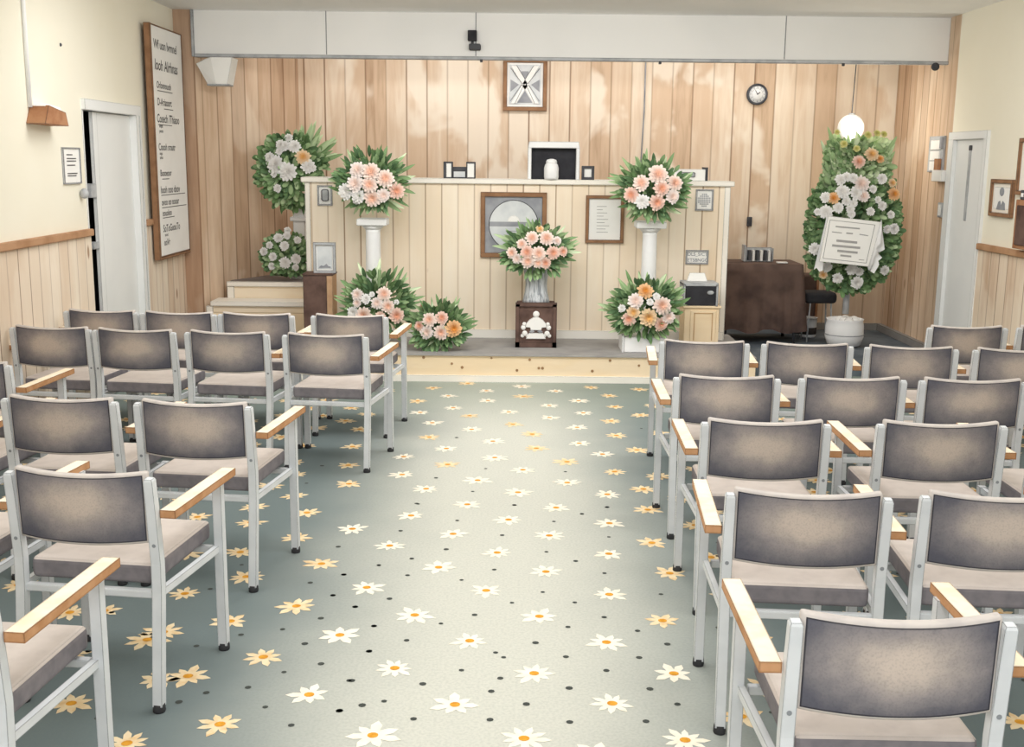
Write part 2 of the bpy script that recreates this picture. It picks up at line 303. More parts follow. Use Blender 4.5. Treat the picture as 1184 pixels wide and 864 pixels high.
# fluted grey vase
k = NT('fluted_vase'); v = k.obj()
x, y, z = k.sep(v)
s1 = k.noise(k.comb(k.math('MULTIPLY', x, 60.0), k.math('MULTIPLY', y, 60.0), k.math('MULTIPLY', z, 5.0)), 1.0, 3.0, .6)
M['vase'] = k.done(k.mix(k.step(s1, .40, .66), lin('#cfd3d6'), lin('#878c92')), .5)

# plants: colour comes from the mesh's colour attribute
def leafy(name):
    k = NT(name); a = k.n('ShaderNodeAttribute'); a.attribute_name = 'Col'
    b = k.n('ShaderNodeBsdfPrincipled'); k.set(b.inputs['Base Color'], a.outputs['Color']); b.inputs['Roughness'].default_value = .8
    b.inputs['Specular IOR Level'].default_value = .1
    k.t.links.new(b.outputs[0], k.out.inputs[0]); return k.m
M['leaf'] = leafy('leaf_green'); M['petal'] = leafy('petal')

# carpet: sage weave, aisle light and shade beside the chairs put into the colour
k = NT('sage_carpet'); v = k.obj(); x, y, z = k.sep(v)
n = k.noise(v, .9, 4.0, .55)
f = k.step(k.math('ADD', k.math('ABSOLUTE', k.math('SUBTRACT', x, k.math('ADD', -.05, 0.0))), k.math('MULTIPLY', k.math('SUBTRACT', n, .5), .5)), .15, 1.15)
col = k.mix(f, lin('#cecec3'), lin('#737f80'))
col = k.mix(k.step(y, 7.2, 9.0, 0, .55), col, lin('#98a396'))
col = k.mix(k.step(k.noise(v, 90.0, 2.0), .35, .7, 0, .18), col, lin('#7f8882'))
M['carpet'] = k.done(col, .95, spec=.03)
M['daisy'] = paint('daisy_white', '#f4efe0', .12, 20, dark='#ead9b6')
M['daisy_warm_shade'] = paint('daisy_cream_shade', '#f2dfba', .3, 20, dark='#e3bf88')  # petals tinted for the shade among the chairs
M['daisy_eye'] = paint('daisy_eye', '#e5a63a', .3, 40, dark='#c98426')
M['dot'] = paint('carpet_dot', '#474b47', .1, 20)

# ---------------------------------------------------------------- setting
XL, XR, YB, YF, ZC = -3.02, 3.83, 11.6, -1.2, 3.07
STG, LOW = .23, .10

def floor_mesh():
    m = MB(); b = m.b
    def face(pts, z, mi):
        f = b.faces.new([b.verts.new((px, py, z)) for px, py in pts]); f.material_index = mi
    face([(XL - .4, YF), (XR + .2, YF), (XR + .2, YB + .1), (XL - .4, YB + .1)], 0, 0)
    rr = random.Random(5)
    pts = list(DAISIES)
    for i in range(-12, 17):
        for j in range(0, 40):
            px = i * .30 + (j % 2) * .15 + rr.uniform(-.05, .05); py = 1.0 + j * .22 + rr.uniform(-.04, .04)
            if XL + .1 < px < XR - .1 and py < 9.0:
                if -.95 < px < .62 and py > 3.2: continue
                if all((px - a) ** 2 + (py - c) ** 2 > .055 for a, c in pts): pts.append((px, py))
    for px, py in pts:
        n = rr.choice((7, 8, 8, 9)); a0 = rr.uniform(0, 6.3); R = rr.uniform(.074, .09)
        aisle = -.82 < px < .60
        warm = (not aisle) or (py > 6.5 and rr.random() < .35)  # off the aisle, the shade tint is painted into the petals
        poly = []
        for q in range(n):
            L = R * rr.uniform(.78, 1.12); aa = a0 + q * 2 * PI / n + rr.uniform(-.08, .08); w = PI / n
            poly += [(px + R * .42 * math.cos(aa - w), py + R * .42 * math.sin(aa - w)),
                     (px + L * .72 * math.cos(aa - w * .62), py + L * .72 * math.sin(aa - w * .62)),
                     (px + L * math.cos(aa), py + L * math.sin(aa)),
                     (px + L * .72 * math.cos(aa + w * .62), py + L * .72 * math.sin(aa + w * .62))]
        # fan from the middle keeps the star shape valid
        c = b.verts.new((px, py, .0012)); vs = [b.verts.new((p[0], p[1], .0012)) for p in poly]
        for q in range(len(vs)):
            f = b.faces.new((c, vs[q], vs[(q + 1) % len(vs)])); f.material_index = 2 if warm else 1
        face([(px + .018 * math.cos(t * PI / 5), py + .017 * math.sin(t * PI / 5)) for t in range(10)], .0022, 3)
    dots = list(DOTS)
    for _ in range(260):
        p = (rr.uniform(XL, XR), rr.uniform(2.2, 6.5))
        if not (-1.0 < p[0] < .7): dots.append(p)
    for px, py in dots:
        r = rr.uniform(.0095, .0135)
        face([(px + r * math.cos(t * PI / 4), py + r * math.sin(t * PI / 4)) for t in range(8)], .0012, 4)
    for f in b.faces:
        f.normal_update()
        if f.normal.z < 0: f.normal_flip()
    return m
tag(floor_mesh().build('floor', [M['carpet'], M['daisy'], M['daisy_warm_shade'], M['daisy_eye'], M['dot']]), kind='structure')
tag(MB().box(XL - .4, XR + .2, YF, YB + .1, ZC, ZC + .1).build('ceiling', M['white']), kind='structure')

# left wall with its doorway; cream plaster above a boarded dado
DL0, DL1, DLH = 8.03, 9.22, 2.19
w = thing('wall_left', None, None, kind='structure')
m = MB(); m.box(XL - .12, XL, YF, DL0, 0, ZC); m.box(XL - .12, XL, DL1, 10.3, 0, ZC); m.box(XL - .12, XL, DL0, DL1, DLH, ZC)
m.build('plaster', M['cream'], w)
m = MB(); m.box(XL, XL + .018, YF, DL0, 0, 1.24); m.box(XL, XL + .018, DL1, 10.3, 0, 1.24); m.build('wood_panelling', M['dado'], w)
m = MB(); m.box(XL, XL + .045, YF, DL0 - .005, 1.24, 1.29, bev=.008); m.box(XL, XL + .045, DL1 + .005, 10.29, 1.24, 1.29, bev=.008); m.build('dado_rail', M['rail'], w)

d1 = thing('door_1', None, None, kind='structure')
m = MB()
m.box(XL - .12, XL + .004, DL0, DL0 + .02, 0, DLH - .075); m.box(XL - .12, XL + .03, DL1 - .12, DL1, 0, DLH - .075); m.box(XL - .12, XL + .03, DL0, DL1, DLH - .075, DLH)
m.box(XL - .05, XL + .036, DL1 - .055, DL1 - .045, 0, DLH - .075)
m.build('door_frame', M['door'], d1)
m = MB(); m.box(XL - .04, XL - .025, 8.27, 9.10, .01, DLH - .08); m.box(XL - .025, XL - .015, 8.27, 8.36, .01, DLH - .08); m.build('door_leaf', M['door'], d1)
MB().box(XL - .16, XL - .125, DL0 - .1, DL1 + .1, 0, DLH + .1).build('opening_shade', M['gap_shade'], d1)  # dark sheet painted as the unlit room behind the door
m = MB(); m.box(XL - .07, XL - .01, 8.16, 8.27, 1.50, 1.60, bev=.006); m.build('latch', M['silver'], d1)
m = MB(); m.box(XL - .07, XL - .01, 8.16, 8.27, 1.13, 1.18, bev=.006); m.build('latch', M['silver'], d1)

# right wall: boarded up to the door, plaster and dado nearer
DR0, DR1, DRH = 9.25, 10.06, 2.075
w = thing('wall_right', None, None, kind='structure')
m = MB(); m.box(XR, XR + .12, YF, DR0, 0, ZC); m.box(XR, XR + .12, DR0, DR1, DRH, ZC); m.build('plaster', M['cream'], w)
m = MB(); m.box(XR - .018, XR, YF, DR0, 0, 1.12); m.build('wood_panelling', M['dado'], w)
m = MB(); m.box(XR - .045, XR, YF, DR0 - .005, 1.12, 1.17, bev=.008); m.build('dado_rail', M['rail'], w)
MB().box(XR, XR + .12, DR1, YB, 0, ZC).build('boarding', M['alcove'], w)
d2 = thing('door_2', None, None, kind='structure')
m = MB(); m.box(XR - .03, XR + .12, DR0, DR0 + .06, 0, DRH - .065); m.box(XR - .03, XR + .12, DR1 - .11, DR1, 0, DRH - .065); m.box(XR - .03, XR + .12, DR0, DR1, DRH - .065, DRH)
m.build('door_frame', M['door'], d2)
m = MB(); m.box(XR + .005, XR + .05, DR0 + .06, DR1 - .11, 0, DRH - .065); m.build('door_leaf', M['door'], d2)
m = MB()
m.box(XR - .001, XR + .012, 9.615, 9.665, 1.33, 1.93, bev=.004)
m.build('vision_slot', M['silver'], d2)
MB().box(XR - .004, XR + .012, 9.608, 9.672, 1.915, 1.96, bev=.01).build('slot_cap', M['charcoal'], d2)

# alcove behind the stage
tag(MB().box(XL - .3, XR + .12, YB, YB + .1, 0, ZC).build('wall_back', M['back']), kind='structure')
m = MB(); q = [(-2.84, 10.3), (-2.17, YB), (-2.27, YB + .05), (-2.94, 10.36)]
b = m.b; lo = [b.verts.new((x, y, 0)) for x, y in q]; hi = [b.verts.new((x, y, ZC)) for x, y in q]
for i in range(4): b.faces.new((lo[i], lo[(i + 1) % 4], hi[(i + 1) % 4], hi[i]))
b.faces.new(lo); b.faces.new(hi); bmesh.ops.recalc_face_normals(b, faces=b.faces)
tag(m.build('wall_alcove_left', M['alcove']), kind='structure')
tag(MB().box(XL, -2.84, 10.3, 10.42, 0, ZC).build('trim_1', wood('pier_boards', 'x', '#c9a88c', '#b18f74', '#96755c', .19, .008, .1, .3)), kind='structure')
bm_ = thing('trim_2', None, None, kind='structure')
m = MB(); m.box(-2.84, XR, 10.3, 10.36, 2.69, ZC)
m.build('beam_panel', M['white'], bm_)
MB().box(-2.84, XR, 10.288, 10.30, 2.667, 2.695).box(-2.84, XR, 10.30, 10.36, 2.667, 2.69).build('beam_edge', M['silver'], bm_)
m = MB()
for jx in (-1.67, -.35, 2.38): m.box(jx - .004, jx + .004, 10.297, 10.31, 2.70, ZC)
m.build('panel_joint', M['silver'], bm_)
MB().box(-2.86, -2.835, 10.28, 10.31, 2.67, ZC).build('beam_end_trim', M['silver'], bm_)
m = MB()
for jx in (-.30, 1.28, 2.9): m.box(jx - .012, jx + .012, 10.27, 10.29, 2.645, 2.67, bev=.004)
m.build('bracket', M['charcoal'], bm_)

# stage: pine riser, white skirting, grey carpet
st = thing('stage_platform', None, None, kind='structure')
MB().box(XL + .02, 2.0, 9.09, 10.32, 0, STG - .004).build('riser', M['riser'], st)
MB().box(XL + .02, 2.0, 9.075, 10.32, STG - .012, STG).build('stage_carpet', M['stage'], st)
m = MB(); m.box(XL + .02, 2.0, 9.07, 9.092, 0, .055)
m.build('skirting', M['skirt'], st)
m = MB()
rr = random.Random(3)
for _ in range(26):
    px = rr.uniform(-2.0, 1.9); pz = rr.choice((.10, .12, .15, .19, .2)); m.tube([(px, 9.086, pz), (px, 9.0905, pz)], rr.uniform(.008, .013), 8)
m.build('knots', paint('riser_knot', '#a5835f', .3, 20), st)
tag(MB().box(-2.9, XR, 10.32, YB, 0, LOW).box(2.0, XR, 9.5, 10.32, 0, LOW).build('platform_rear', M['slate']), kind='structure')
m = MB(); m.box(1.8, XR - .05, YB - .05, YB, LOW, LOW + .07); m.box(XR - .05, XR, DR1 + .01, YB, LOW, LOW + .07)
tag(m.build('baseboard_right', M['grey_skirt']), kind='structure')

# wooden steps up behind the partition
sp = thing('stage_steps', None, None, kind='structure')
MB().box(-2.74, -1.86, 10.22, 10.46, .10, .46).build('lower_riser', M['riser'], sp)
MB().box(-2.76, -1.84, 10.19, 10.48, .46, .505, bev=.006).build('lower_tread', M['ledge'], sp)
m = MB(); m.box(-2.80, -2.74, 10.2, 10.26, .1, .46); m.box(-1.86, -1.82, 10.2, 10.26, .1, .46); m.build('side_post', M['ledge'], sp)
m = MB()
b = m.b; q = [(-2.655, 10.46), (-1.8, 10.46), (-1.8, YB), (-2.16, YB), (-2.66, 10.62)]
def slab(m, q, z0, z1):
    b = m.b; lo = [b.verts.new((x, y, z0)) for x, y in q]; hi = [b.verts.new((x, y, z1)) for x, y in q]; n = len(q)
    for i in range(n): b.faces.new((lo[i], lo[(i + 1) % n], hi[(i + 1) % n], hi[i]))
    b.faces.new(lo); b.faces.new(hi); bmesh.ops.recalc_face_normals(b, faces=b.faces)
slab(m, q, .10, .62); m.build('upper_riser', M['riser'], sp)
m = MB(); slab(m, q, .62, .655); m.build('upper_landing', M['steptop'], sp)
m = MB(); m.box(-2.665, -1.8, 10.435, 10.465, .615, .66); m.box(-2.665, -2.60, 10.445, 10.46, .50, .62); m.build('nosing', M['ledge'], sp)

# partition with ledge
pt = thing('partition', None, None, kind='structure')
MB().box(-1.82, 1.885, 9.97, 10.25, STG, 1.59).build('pine_panel', M['pine'], pt)
MB().box(-1.86, 1.925, 9.935, 10.29, 1.59, 1.635, bev=.008).build('ledge', M['ledge'], pt)
MB().box(-1.82, 1.885, 9.955, 9.972, STG, STG + .075).build('skirting', M['skirt'], pt)
m = MB(); m.box(-1.83, -1.785, 9.962, 9.98, STG, 1.59); m.box(1.845, 1.895, 9.962, 9.98, STG, 1.59); m.build('edge_trim', M['ledge'], pt)
# ---------------------------------------------------------------- chairs
def build_chair(left_arm, right_arm):
    t = thing('armchair', None, None)
    W = .238
    # seat: pale top, darker boxing, its tone partly painted shade
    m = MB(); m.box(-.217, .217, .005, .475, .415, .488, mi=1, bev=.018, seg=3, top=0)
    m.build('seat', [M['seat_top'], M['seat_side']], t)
    # curved back pad
    m = MB(); b = m.b; nx, nz, w, z0, z1, th = 14, 6, .224, .572, .812, .034
    def pos(i, j, front):
        u = -1 + 2 * i / nx; v = j / nz
        yy = -.030 - .030 * (1 - u * u) - .012 * v + (th if front else 0)
        zz = z0 + (z1 - z0) * v - (.012 * (1 - u * u) if j == nz else 0) - (.010 * (1 - u * u) if j == 0 else 0)
        return (w * u, yy, zz)
    G = [[[b.verts.new(pos(i, j, fr)) for j in range(nz + 1)] for i in range(nx + 1)] for fr in (0, 1)]
    for fr in (0, 1):
        for i in range(nx):
            for j in range(nz):
                f = b.faces.new((G[fr][i][j], G[fr][i + 1][j], G[fr][i + 1][j + 1], G[fr][i][j + 1])); f.material_index = 0
    for i in range(nx):
        for j, mi in ((0, 0), (nz, 1)):
            f = b.faces.new((G[0][i][j], G[0][i + 1][j], G[1][i + 1][j], G[1][i][j])); f.material_index = mi
    for j in range(nz):
        for i in (0, nx):
            f = b.faces.new((G[0][i][j], G[0][i][j + 1], G[1][i][j + 1], G[1][i][j])); f.material_index = 1
    bmesh.ops.recalc_face_normals(b, faces=b.faces)
    eds = [e for e in b.edges if len(e.link_faces) == 2 and e.link_faces[0].normal.angle(e.link_faces[1].normal) > .9]
    bmesh.ops.bevel(b, geom=eds, offset=.009, segments=3, profile=.5, affect='EDGES', material=1)
    for f in b.faces: f.smooth = True
    m.build('backrest', [M['back_fabric'], M['rim']], t)
    # legs: rear pair runs on up as the back posts
    for s in (-1, 1):
        m = MB(); m.tube([(s * W, -.055, .02), (s * W, -.015, .40), (s * W, -.012, .50), (s * W, -.032, .70), (s * W, -.042, .785), (s * W, -.043, .793)], [.0235, .0235, .0235, .0225, .0215, .017], 4, smooth=False, ph=PI / 4)
        l = m.build('leg', M['metal'], t)
        MB().lathe([(.0195, 0), (.021, .006), (.0195, .028)], 12, (s * W, -.056)).build('foot_cap', M['rubber'], l)
        for zz in (.565,):
            MB().tube([(s * W, -.036, zz), (s * W, -.029, zz)], .0065, 8).build('bolt', M['bolt'], l)
        arm = left_arm if s < 0 else right_arm
        fx = s * (W + .028) if arm else s * W
        top = .66 if arm else .41
        m = MB(); m.tube([(fx, .435, .02), (fx, .435, top)], .0235, 4, smooth=False, ph=PI / 4)
        l = m.build('leg', M['metal'], t)
        MB().lathe([(.0195, 0), (.021, .006), (.0195, .028)], 12, (fx, .435)).build('foot_cap', M['rubber'], l)
        # side rail between the two legs
        MB().tube([(s * W, -.018, .395), (s * W * .3 + fx * .7, .43, .395)], .0145, 4, r2=.018, smooth=False, ph=PI / 4).build('side_rail', M['metal'], t)
        if arm:
            ax = s * (W + .045)
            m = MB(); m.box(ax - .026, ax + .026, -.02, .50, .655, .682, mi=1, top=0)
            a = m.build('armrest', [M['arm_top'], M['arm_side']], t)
    MB().box(-W, W, -.022, .006, .378, .404, bev=.004).build('rear_rail', M['metal'], t)
    MB().box(-W, W, .42, .445, .378, .404, bev=.004).build('front_rail', M['metal'], t)
    return t
proto = {}
def chair(x, y, deg, arms, label):
    if arms not in proto:
        o = build_chair('l' in arms, 'r' in arms); proto[arms] = o
    else: o = copy_tree(proto[arms])
    o.location = (x, y, 0); o.rotation_euler = (0, 0, math.radians(deg))
    tag(o, label, 'chair', 'grey padded armchairs in rows facing the stage')
R_, L_ = 'right block', 'left block'
for a in [
 (.88, 2.41, -1.0, 'lr', 'grey padded armchair nearest the viewer on the right, its seat cut by the bottom edge'),
 (.92, 3.37, -4.5, 'lr', 'grey padded aisle armchair directly ahead of the nearest one on the right'),
 (1.52, 3.36, -4.5, 'r', 'grey padded armchair at the right edge, second row from back, right block'),
 (1.00, 4.34, -2.0, 'lr', 'grey padded aisle armchair in the right block, third row from the back'),
 (1.69, 4.34, -1.5, 'lr', 'grey armchair showing its own pale left armrest, second from aisle, third row on right'),
 (2.30, 4.33, -1.5, 'r', 'grey padded armchair cut off by the right edge, third row from back, right block'),
 (1.02, 5.27, -2.0, 'lr', 'grey padded aisle armchair of the right block, fourth row from the back'),
 (1.615, 5.27, -2.0, 'r', 'grey padded armchair in the middle of three, fourth row from the back of right block'),
 (2.18, 5.25, -2.0, 'r', 'grey padded armchair by the right edge, fourth row from the back of right block'),
 (1.09, 6.32, -5.0, 'lr', 'grey padded aisle armchair of the right block nearest the pine cabinet'),
 (1.66, 6.27, -6.0, 'r', 'grey padded armchair in front of the cloth-covered table, second from aisle'),
 (2.22, 6.20, -6.0, 'r', 'grey padded armchair in front of the wreath stand, third from aisle in right block'),
 (2.80, 6.14, -6.0, 'r', 'grey padded armchair cut by the right edge, just behind the one at the white door'),
 (2.85, 7.02, 1.5, 'r', 'grey padded armchair standing alone before the closed white door on the right'),
 (3.43, 7.06, 1.5, 'r', 'grey padded armchair at the right wall under the wooden box, mostly cut off'),
 (-1.05, 7.24, -5.0, 'lr', 'grey padded aisle armchair of the left block, front row, nearest the floor spray'),
 (-1.66, 7.27, -5.0, 'r', 'grey padded armchair of the front left row standing before the wooden steps'),
 (-2.17, 7.29, -5.0, '', 'grey padded armchair of the front left row below the hymn board'),
 (-2.69, 7.34, -6.0, 'l', 'grey padded armchair of the front left row in front of the open door'),
 (-1.07, 6.42, -6.8, 'lr', 'grey padded aisle armchair in the second row of the left block'),
 (-1.65, 6.48, -6.8, 'r', 'grey padded armchair second from the aisle in the second row of left block'),
 (-2.205, 6.53, -6.8, '', 'grey padded armchair third from the aisle in the second row of left block'),
 (-2.72, 6.60, -7.5, 'l', 'grey padded armchair at the wall end of the second row of left block'),
 (-2.68, 5.42, -4.0, 'r', 'grey padded armchair cut by the left edge, alone between two rows of left block'),
 (-1.31, 4.57, -6.8, 'lr', 'grey padded aisle armchair in the middle of the left block, third row from the back'),
 (-1.885, 4.63, -6.0, '', 'grey padded armchair second from the aisle, third row from the back of left block'),
 (-2.49, 4.69, -6.0, 'r', 'grey padded armchair at the left edge, only its right arm showing, third row from back'),
 (-1.38, 3.52, -7.5, 'lr', 'large grey padded aisle armchair at lower left, one row ahead of the corner chair'),
 (-2.02, 3.58, -7.5, '', 'grey padded armchair mostly outside the left edge beside the large lower left one'),
 (-1.46, 2.56, -5.5, 'lr', 'grey padded armchair in the bottom left corner showing one arm and half a seat'),
]: chair(*a)

# ---------------------------------------------------------------- flowers
def setcol(me, cols):
    at = me.color_attributes.new('Col', 'FLOAT_COLOR', 'POINT')
    for i, c in enumerate(cols): at.data[i].color = c
def lerp(a, b, t): return tuple(a[i] + (b[i] - a[i]) * t for i in range(3)) + (1,)
PAL = {'p': ('#fbece2', '#f2bfa5'), 'P': ('#f8ddcf', '#eba98a'), 'b': ('#fbf2ed', '#f4d8ca'), 'w': ('#fcfbf8', '#ebe8e3'),
       'o': ('#f8e0bd', '#edb66e'), 'O': ('#f6cfa0', '#e59a4a'), 'y': ('#e9e3a0', '#c9c56a')}
def flower_mesh(kind, seed):
    """unit-radius many-petalled bloom facing +z"""
    rr = random.Random(seed); vs, fs, cs = [], [], []
    outer, inner = lin(PAL[kind][0]), lin(PAL[kind][1])
    for ring, (n, r0, r1, z0, z1) in enumerate([(13, .25, 1.0, -.10, .06), (12, .2, .86, .02, .22), (10, .15, .66, .12, .36), (8, .08, .45, .22, .46), (5, .02, .25, .32, .5)]):
        base = lerp(outer, inner, (0, .12, .35, .75, 1.0)[ring])
        for q in range(n):
            a = 2 * PI * (q + .5 * (ring % 2)) / n + rr.uniform(-.1, .1); L = r1 * rr.uniform(.9, 1.08); w = 2.0 * PI * r1 / n * .40
            i0 = len(vs); ca, sa = math.cos(a), math.sin(a)
            for t, ww, zz in ((0, .45, 0), (.5, 1.0, .55), (.85, .8, 1.0), (1.0, .25, .95)):
                r = r0 + (L - r0) * t; z = z0 + (z1 - z0) * zz
                for sgn in (-1, 0, 1):
                    x, y = r, sgn * w * ww
                    vs.append((x * ca - y * sa, x * sa + y * ca, z + (.05 if sgn else 0)))
                    sh = .88 + .12 * t
                    cs.append(tuple(c * sh for c in base[:3]) + (1,))
            for t in range(3):
                for sgn in range(2):
                    p = i0 + t * 3 + sgn; fs.append((p, p + 1, p + 4, p + 3))
    me = bpy.data.meshes.new('flower'); me.from_pydata(vs, [], fs); me.materials.append(M['petal']); setcol(me, cs)
    for p in me.polygons: p.use_smooth = True
    return me
FM = {kd: [flower_mesh(kd, 10 + i) for i in range(2)] for kd in PAL}
FN = {'p': 'peach centred bloom', 'P': 'deep peach bloom', 'b': 'blush bloom', 'w': 'white bloom', 'o': 'pale orange bloom', 'O': 'orange bloom', 'y': 'yellow green bud'}

GR = [lin(h) for h in ('#6c8a5c', '#7f9b6e', '#97b082', '#b0c39a', '#cbd8b6', '#5d7a56')]
def leaf(vs, fs, cs, base, d, up, L, W, col, droop=.0, round_=False, rr=random):
    d = Vector(d).normalized(); up = Vector(up); s = d.cross(up)
    if s.length < .05: s = d.cross(Vector((1, 0, 0)))
    s.normalize(); nrm = s.cross(d).normalized(); i0 = len(vs)
    prof = ((0, .18), (.2, .7), (.45, 1.0), (.7, .85), (.88, .5), (1.0, .06)) if not round_ else ((0, .2), (.25, .75), (.55, 1.0), (.8, .85), (.94, .55), (1.0, .12))
    for t, ww in prof:
        c = Vector(base) + d * L * t + Vector((0, 0, -droop * L * t * t))
        for sg in (-1, 0, 1):
            p = c + s * (sg * W * .5 * ww) + nrm * (.12 * W * abs(sg))
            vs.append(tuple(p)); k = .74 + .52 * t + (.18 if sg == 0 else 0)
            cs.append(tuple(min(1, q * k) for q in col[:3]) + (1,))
    for t in range(len(prof) - 1):
        for sg in range(2):
            p = i0 + t * 3 + sg; fs.append((p, p + 1, p + 4, p + 3))
def foliage(parent, vs, fs, cs, name='foliage'):
    me = bpy.data.meshes.new(name); me.from_pydata(vs, [], fs); me.materials.append(M['leaf']); setcol(me, cs)
    for p in me.polygons: p.use_smooth = True
    o = bpy.data.objects.new(name, me); COL.objects.link(o); o.parent = parent; return o
def add_flowers(parent, key, rx, rz, ry, z0=0.0, scale=1.28, fwd=.02):
    rr = random.Random(sum(map(ord, key)))
    for i, (dx, dz, r, kd) in enumerate(FLOWERS[key]):
        q = max(0.05, 1 - (dx / rx) ** 2 - (dz / rz) ** 2)
        y = -ry * math.sqrt(q) - fwd
        f = bpy.data.objects.new('flower', FM[kd][i % 2]); COL.objects.link(f); f.parent = parent
        nrm = Vector((dx / rx * .45, -1, dz / rz * .45 + .12)).normalized()
        f.location = (dx, y, z0 + dz); f.rotation_euler = nrm.to_track_quat('Z', 'Y').to_euler()
        f.rotation_euler.rotate_axis('Z', rr.uniform(0, 1)); f.scale = (r * scale,) * 3
        f['label'] = FN[kd]
def bouquet(name, key, label, cx, y, cz, zbase, rx, rz, ry, n, seed, Ll=.24, Lw=.045, group=None, bottom=1.0, low=0.0):
    t = thing(name, label, 'flower arrangement', (cx, y, zbase), 0, group); z0 = cz - zbase
    rr = random.Random(seed); vs, fs, cs = [], [], []
    for i in range(n):
        a = rr.uniform(0, 2 * PI); e = rr.uniform(-.25, 1.25); front = rr.random()
        ux, uz = math.cos(a), math.sin(a)
        if uz < 0: uz *= bottom
        reach = rr.uniform(.82, 1.16) if i < n * .55 else rr.uniform(.45, .82)
        tip = Vector((ux * rx * reach, -ry * (1 - reach) * 1.6 - rr.uniform(-.06, .10), z0 + uz * rz * reach))
        L = Ll * rr.uniform(.85, 1.25)
        inn = Vector((ux * rx * .15, -.02, z0 + uz * rz * .15 - .05))
        d = (tip - inn)
        d = (d.normalized() + Vector((rr.uniform(-.22, .22), rr.uniform(-.2, .1), rr.uniform(-.22, .22)))).normalized()
        base = tip - d * L
        if base.z + .0 < low: base.z = low + .01
        if tip.z < low: d.z = max(d.z, 0); 
        col = GR[rr.choice((0, 1, 1, 2, 2, 3, 4))] if reach > .8 else GR[rr.choice((0, 0, 5, 1, 2))]
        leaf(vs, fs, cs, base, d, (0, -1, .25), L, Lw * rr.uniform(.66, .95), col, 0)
    # short dark filler leaves under the blooms
    for i in range(int(n * 1.3)):
        a = rr.uniform(0, 2 * PI); q = math.sqrt(rr.random()) * .72
        p = Vector((math.cos(a) * rx * q, -ry * math.sqrt(1 - q * q) * .6, z0 + math.sin(a) * rz * q))
        if p.z < low + .02: p.z = low + .02
        d = Vector((math.cos(a) + rr.uniform(-.5, .5), -.7, math.sin(a) + rr.uniform(-.5, .5)))
        leaf(vs, fs, cs, p, d, (0, -1, .25), rr.uniform(.08, .13), .035, GR[rr.choice((0, 5, 5, 1, 2))], 0)
    foliage(t, vs, fs, cs)
    add_flowers(t, key, rx, rz, ry, z0)
    return t
GB = 'peach and white flower arrangements around the stage'
bouquet('flower_arrangement', 'TL', 'round arrangement of blush and peach blooms on the left white column', -1.18, 9.58, 1.615, 1.30, .35, .28, .22, 120, 1, group=GB)
bouquet('flower_arrangement', 'TR', 'round arrangement of peach blooms on the right white column', 1.15, 9.58, 1.58, 1.275, .335, .29, .22, 120, 2, group=GB)
bouquet('flower_arrangement', 'CEN', 'wide arrangement of peach blooms in the grey fluted vase at the centre', .19, 9.58, 1.05, .87, .35, .245, .2, 120, 3, .21, .04, group=GB, bottom=.75)
bouquet('flower_arrangement', 'BL', 'peach and white arrangement standing at the foot of the left white column', -1.13, 9.40, .60, STG, .345, .33, .2, 130, 4, .23, .04, group=GB, low=.0)
bouquet('flower_spray', 'SPRAY', 'low spray of six peach blooms lying on the grey stage carpet', -.61, 9.34, .43, STG, .285, .23, .17, 110, 5, .20, .035, group=GB, bottom=.85, low=.0)
bouquet('flower_arrangement', 'BR', 'peach and orange arrangement on the white box at the foot of the right column', 1.10, 9.36, .60, .36, .345, .29, .2, 130, 6, .23, .045, group=GB)

# corner arrangement with white blooms and a fan of pale fronds
t = thing('flower_arrangement', 'white bloomed arrangement with tall pale fronds in the left corner behind the partition', 'flower arrangement', (-2.05, 10.8, 1.38), 0, 'white flower arrangements')
rr = random.Random(9); vs, fs, cs = [], [], []
z0 = 1.68 - 1.38
for i in range(330):
    a = rr.uniform(0, 2 * PI); q = math.sqrt(rr.random())
    p = Vector((-.05 + math.cos(a) * .30 * q, -.16 * math.sqrt(1 - q * q) + rr.uniform(-.03, .03), z0 + math.sin(a) * .31 * q))
    d = Vector((math.cos(a) + rr.uniform(-.6, .6), rr.uniform(-.9, -.1), math.sin(a) + rr.uniform(-.6, .6)))
    leaf(vs, fs, cs, p, d, (0, -1, .3), rr.uniform(.07, .11), rr.uniform(.035, .05), GR[rr.choice((0, 0, 1, 2, 5, 3))], 0, True)
for i in range(260):
    a = rr.uniform(0, 2 * PI); q = math.sqrt(rr.random()) * .85
    p = Vector((-.05 + math.cos(a) * .30 * q, rr.uniform(-.12, .02), z0 + math.sin(a) * .31 * q)); e = rr.uniform(0, 2 * PI)
    leaf(vs, fs, cs, p, (math.cos(e), -.25, math.sin(e)), (0, -1, 0), rr.uniform(.09, .13), .05, GR[rr.choice((0, 5, 1))], 0, True)
for i in range(30):
    a = math.radians(rr.uniform(5, 85)); reach = rr.uniform(.75, 1.05)
    tip = Vector((.02 + .43 * math.cos(a) * reach, rr.uniform(-.05, .1), z0 + .06 + .42 * math.sin(a) * reach))
    d = Vector((math.cos(a), 0, math.sin(a) + .1)).normalized(); L = rr.uniform(.25, .34)
    leaf(vs, fs, cs, tip - d * L, d, (0, -1, .2), L, .045, GR[rr.choice((2, 3, 3, 4, 1))], 0)
for i in range(16):
    x = rr.uniform(-.16, .12); leaf(vs, fs, cs, (x, -.02, z0 - .22), (x * .3, -.1, -1), (0, -1, 0), rr.uniform(.12, .2), .04, GR[rr.choice((0, 1, 5))], 0)
foliage(t, vs, fs, cs)
for q in range(len(FLOWERS['BACK'])): FLOWERS['BACK'][q] = (FLOWERS['BACK'][q][0] + .04, FLOWERS['BACK'][q][1] + .04) + FLOWERS['BACK'][q][2:]
add_flowers(t, 'BACK', .42, .42, .16, z0, 1.35, .06)

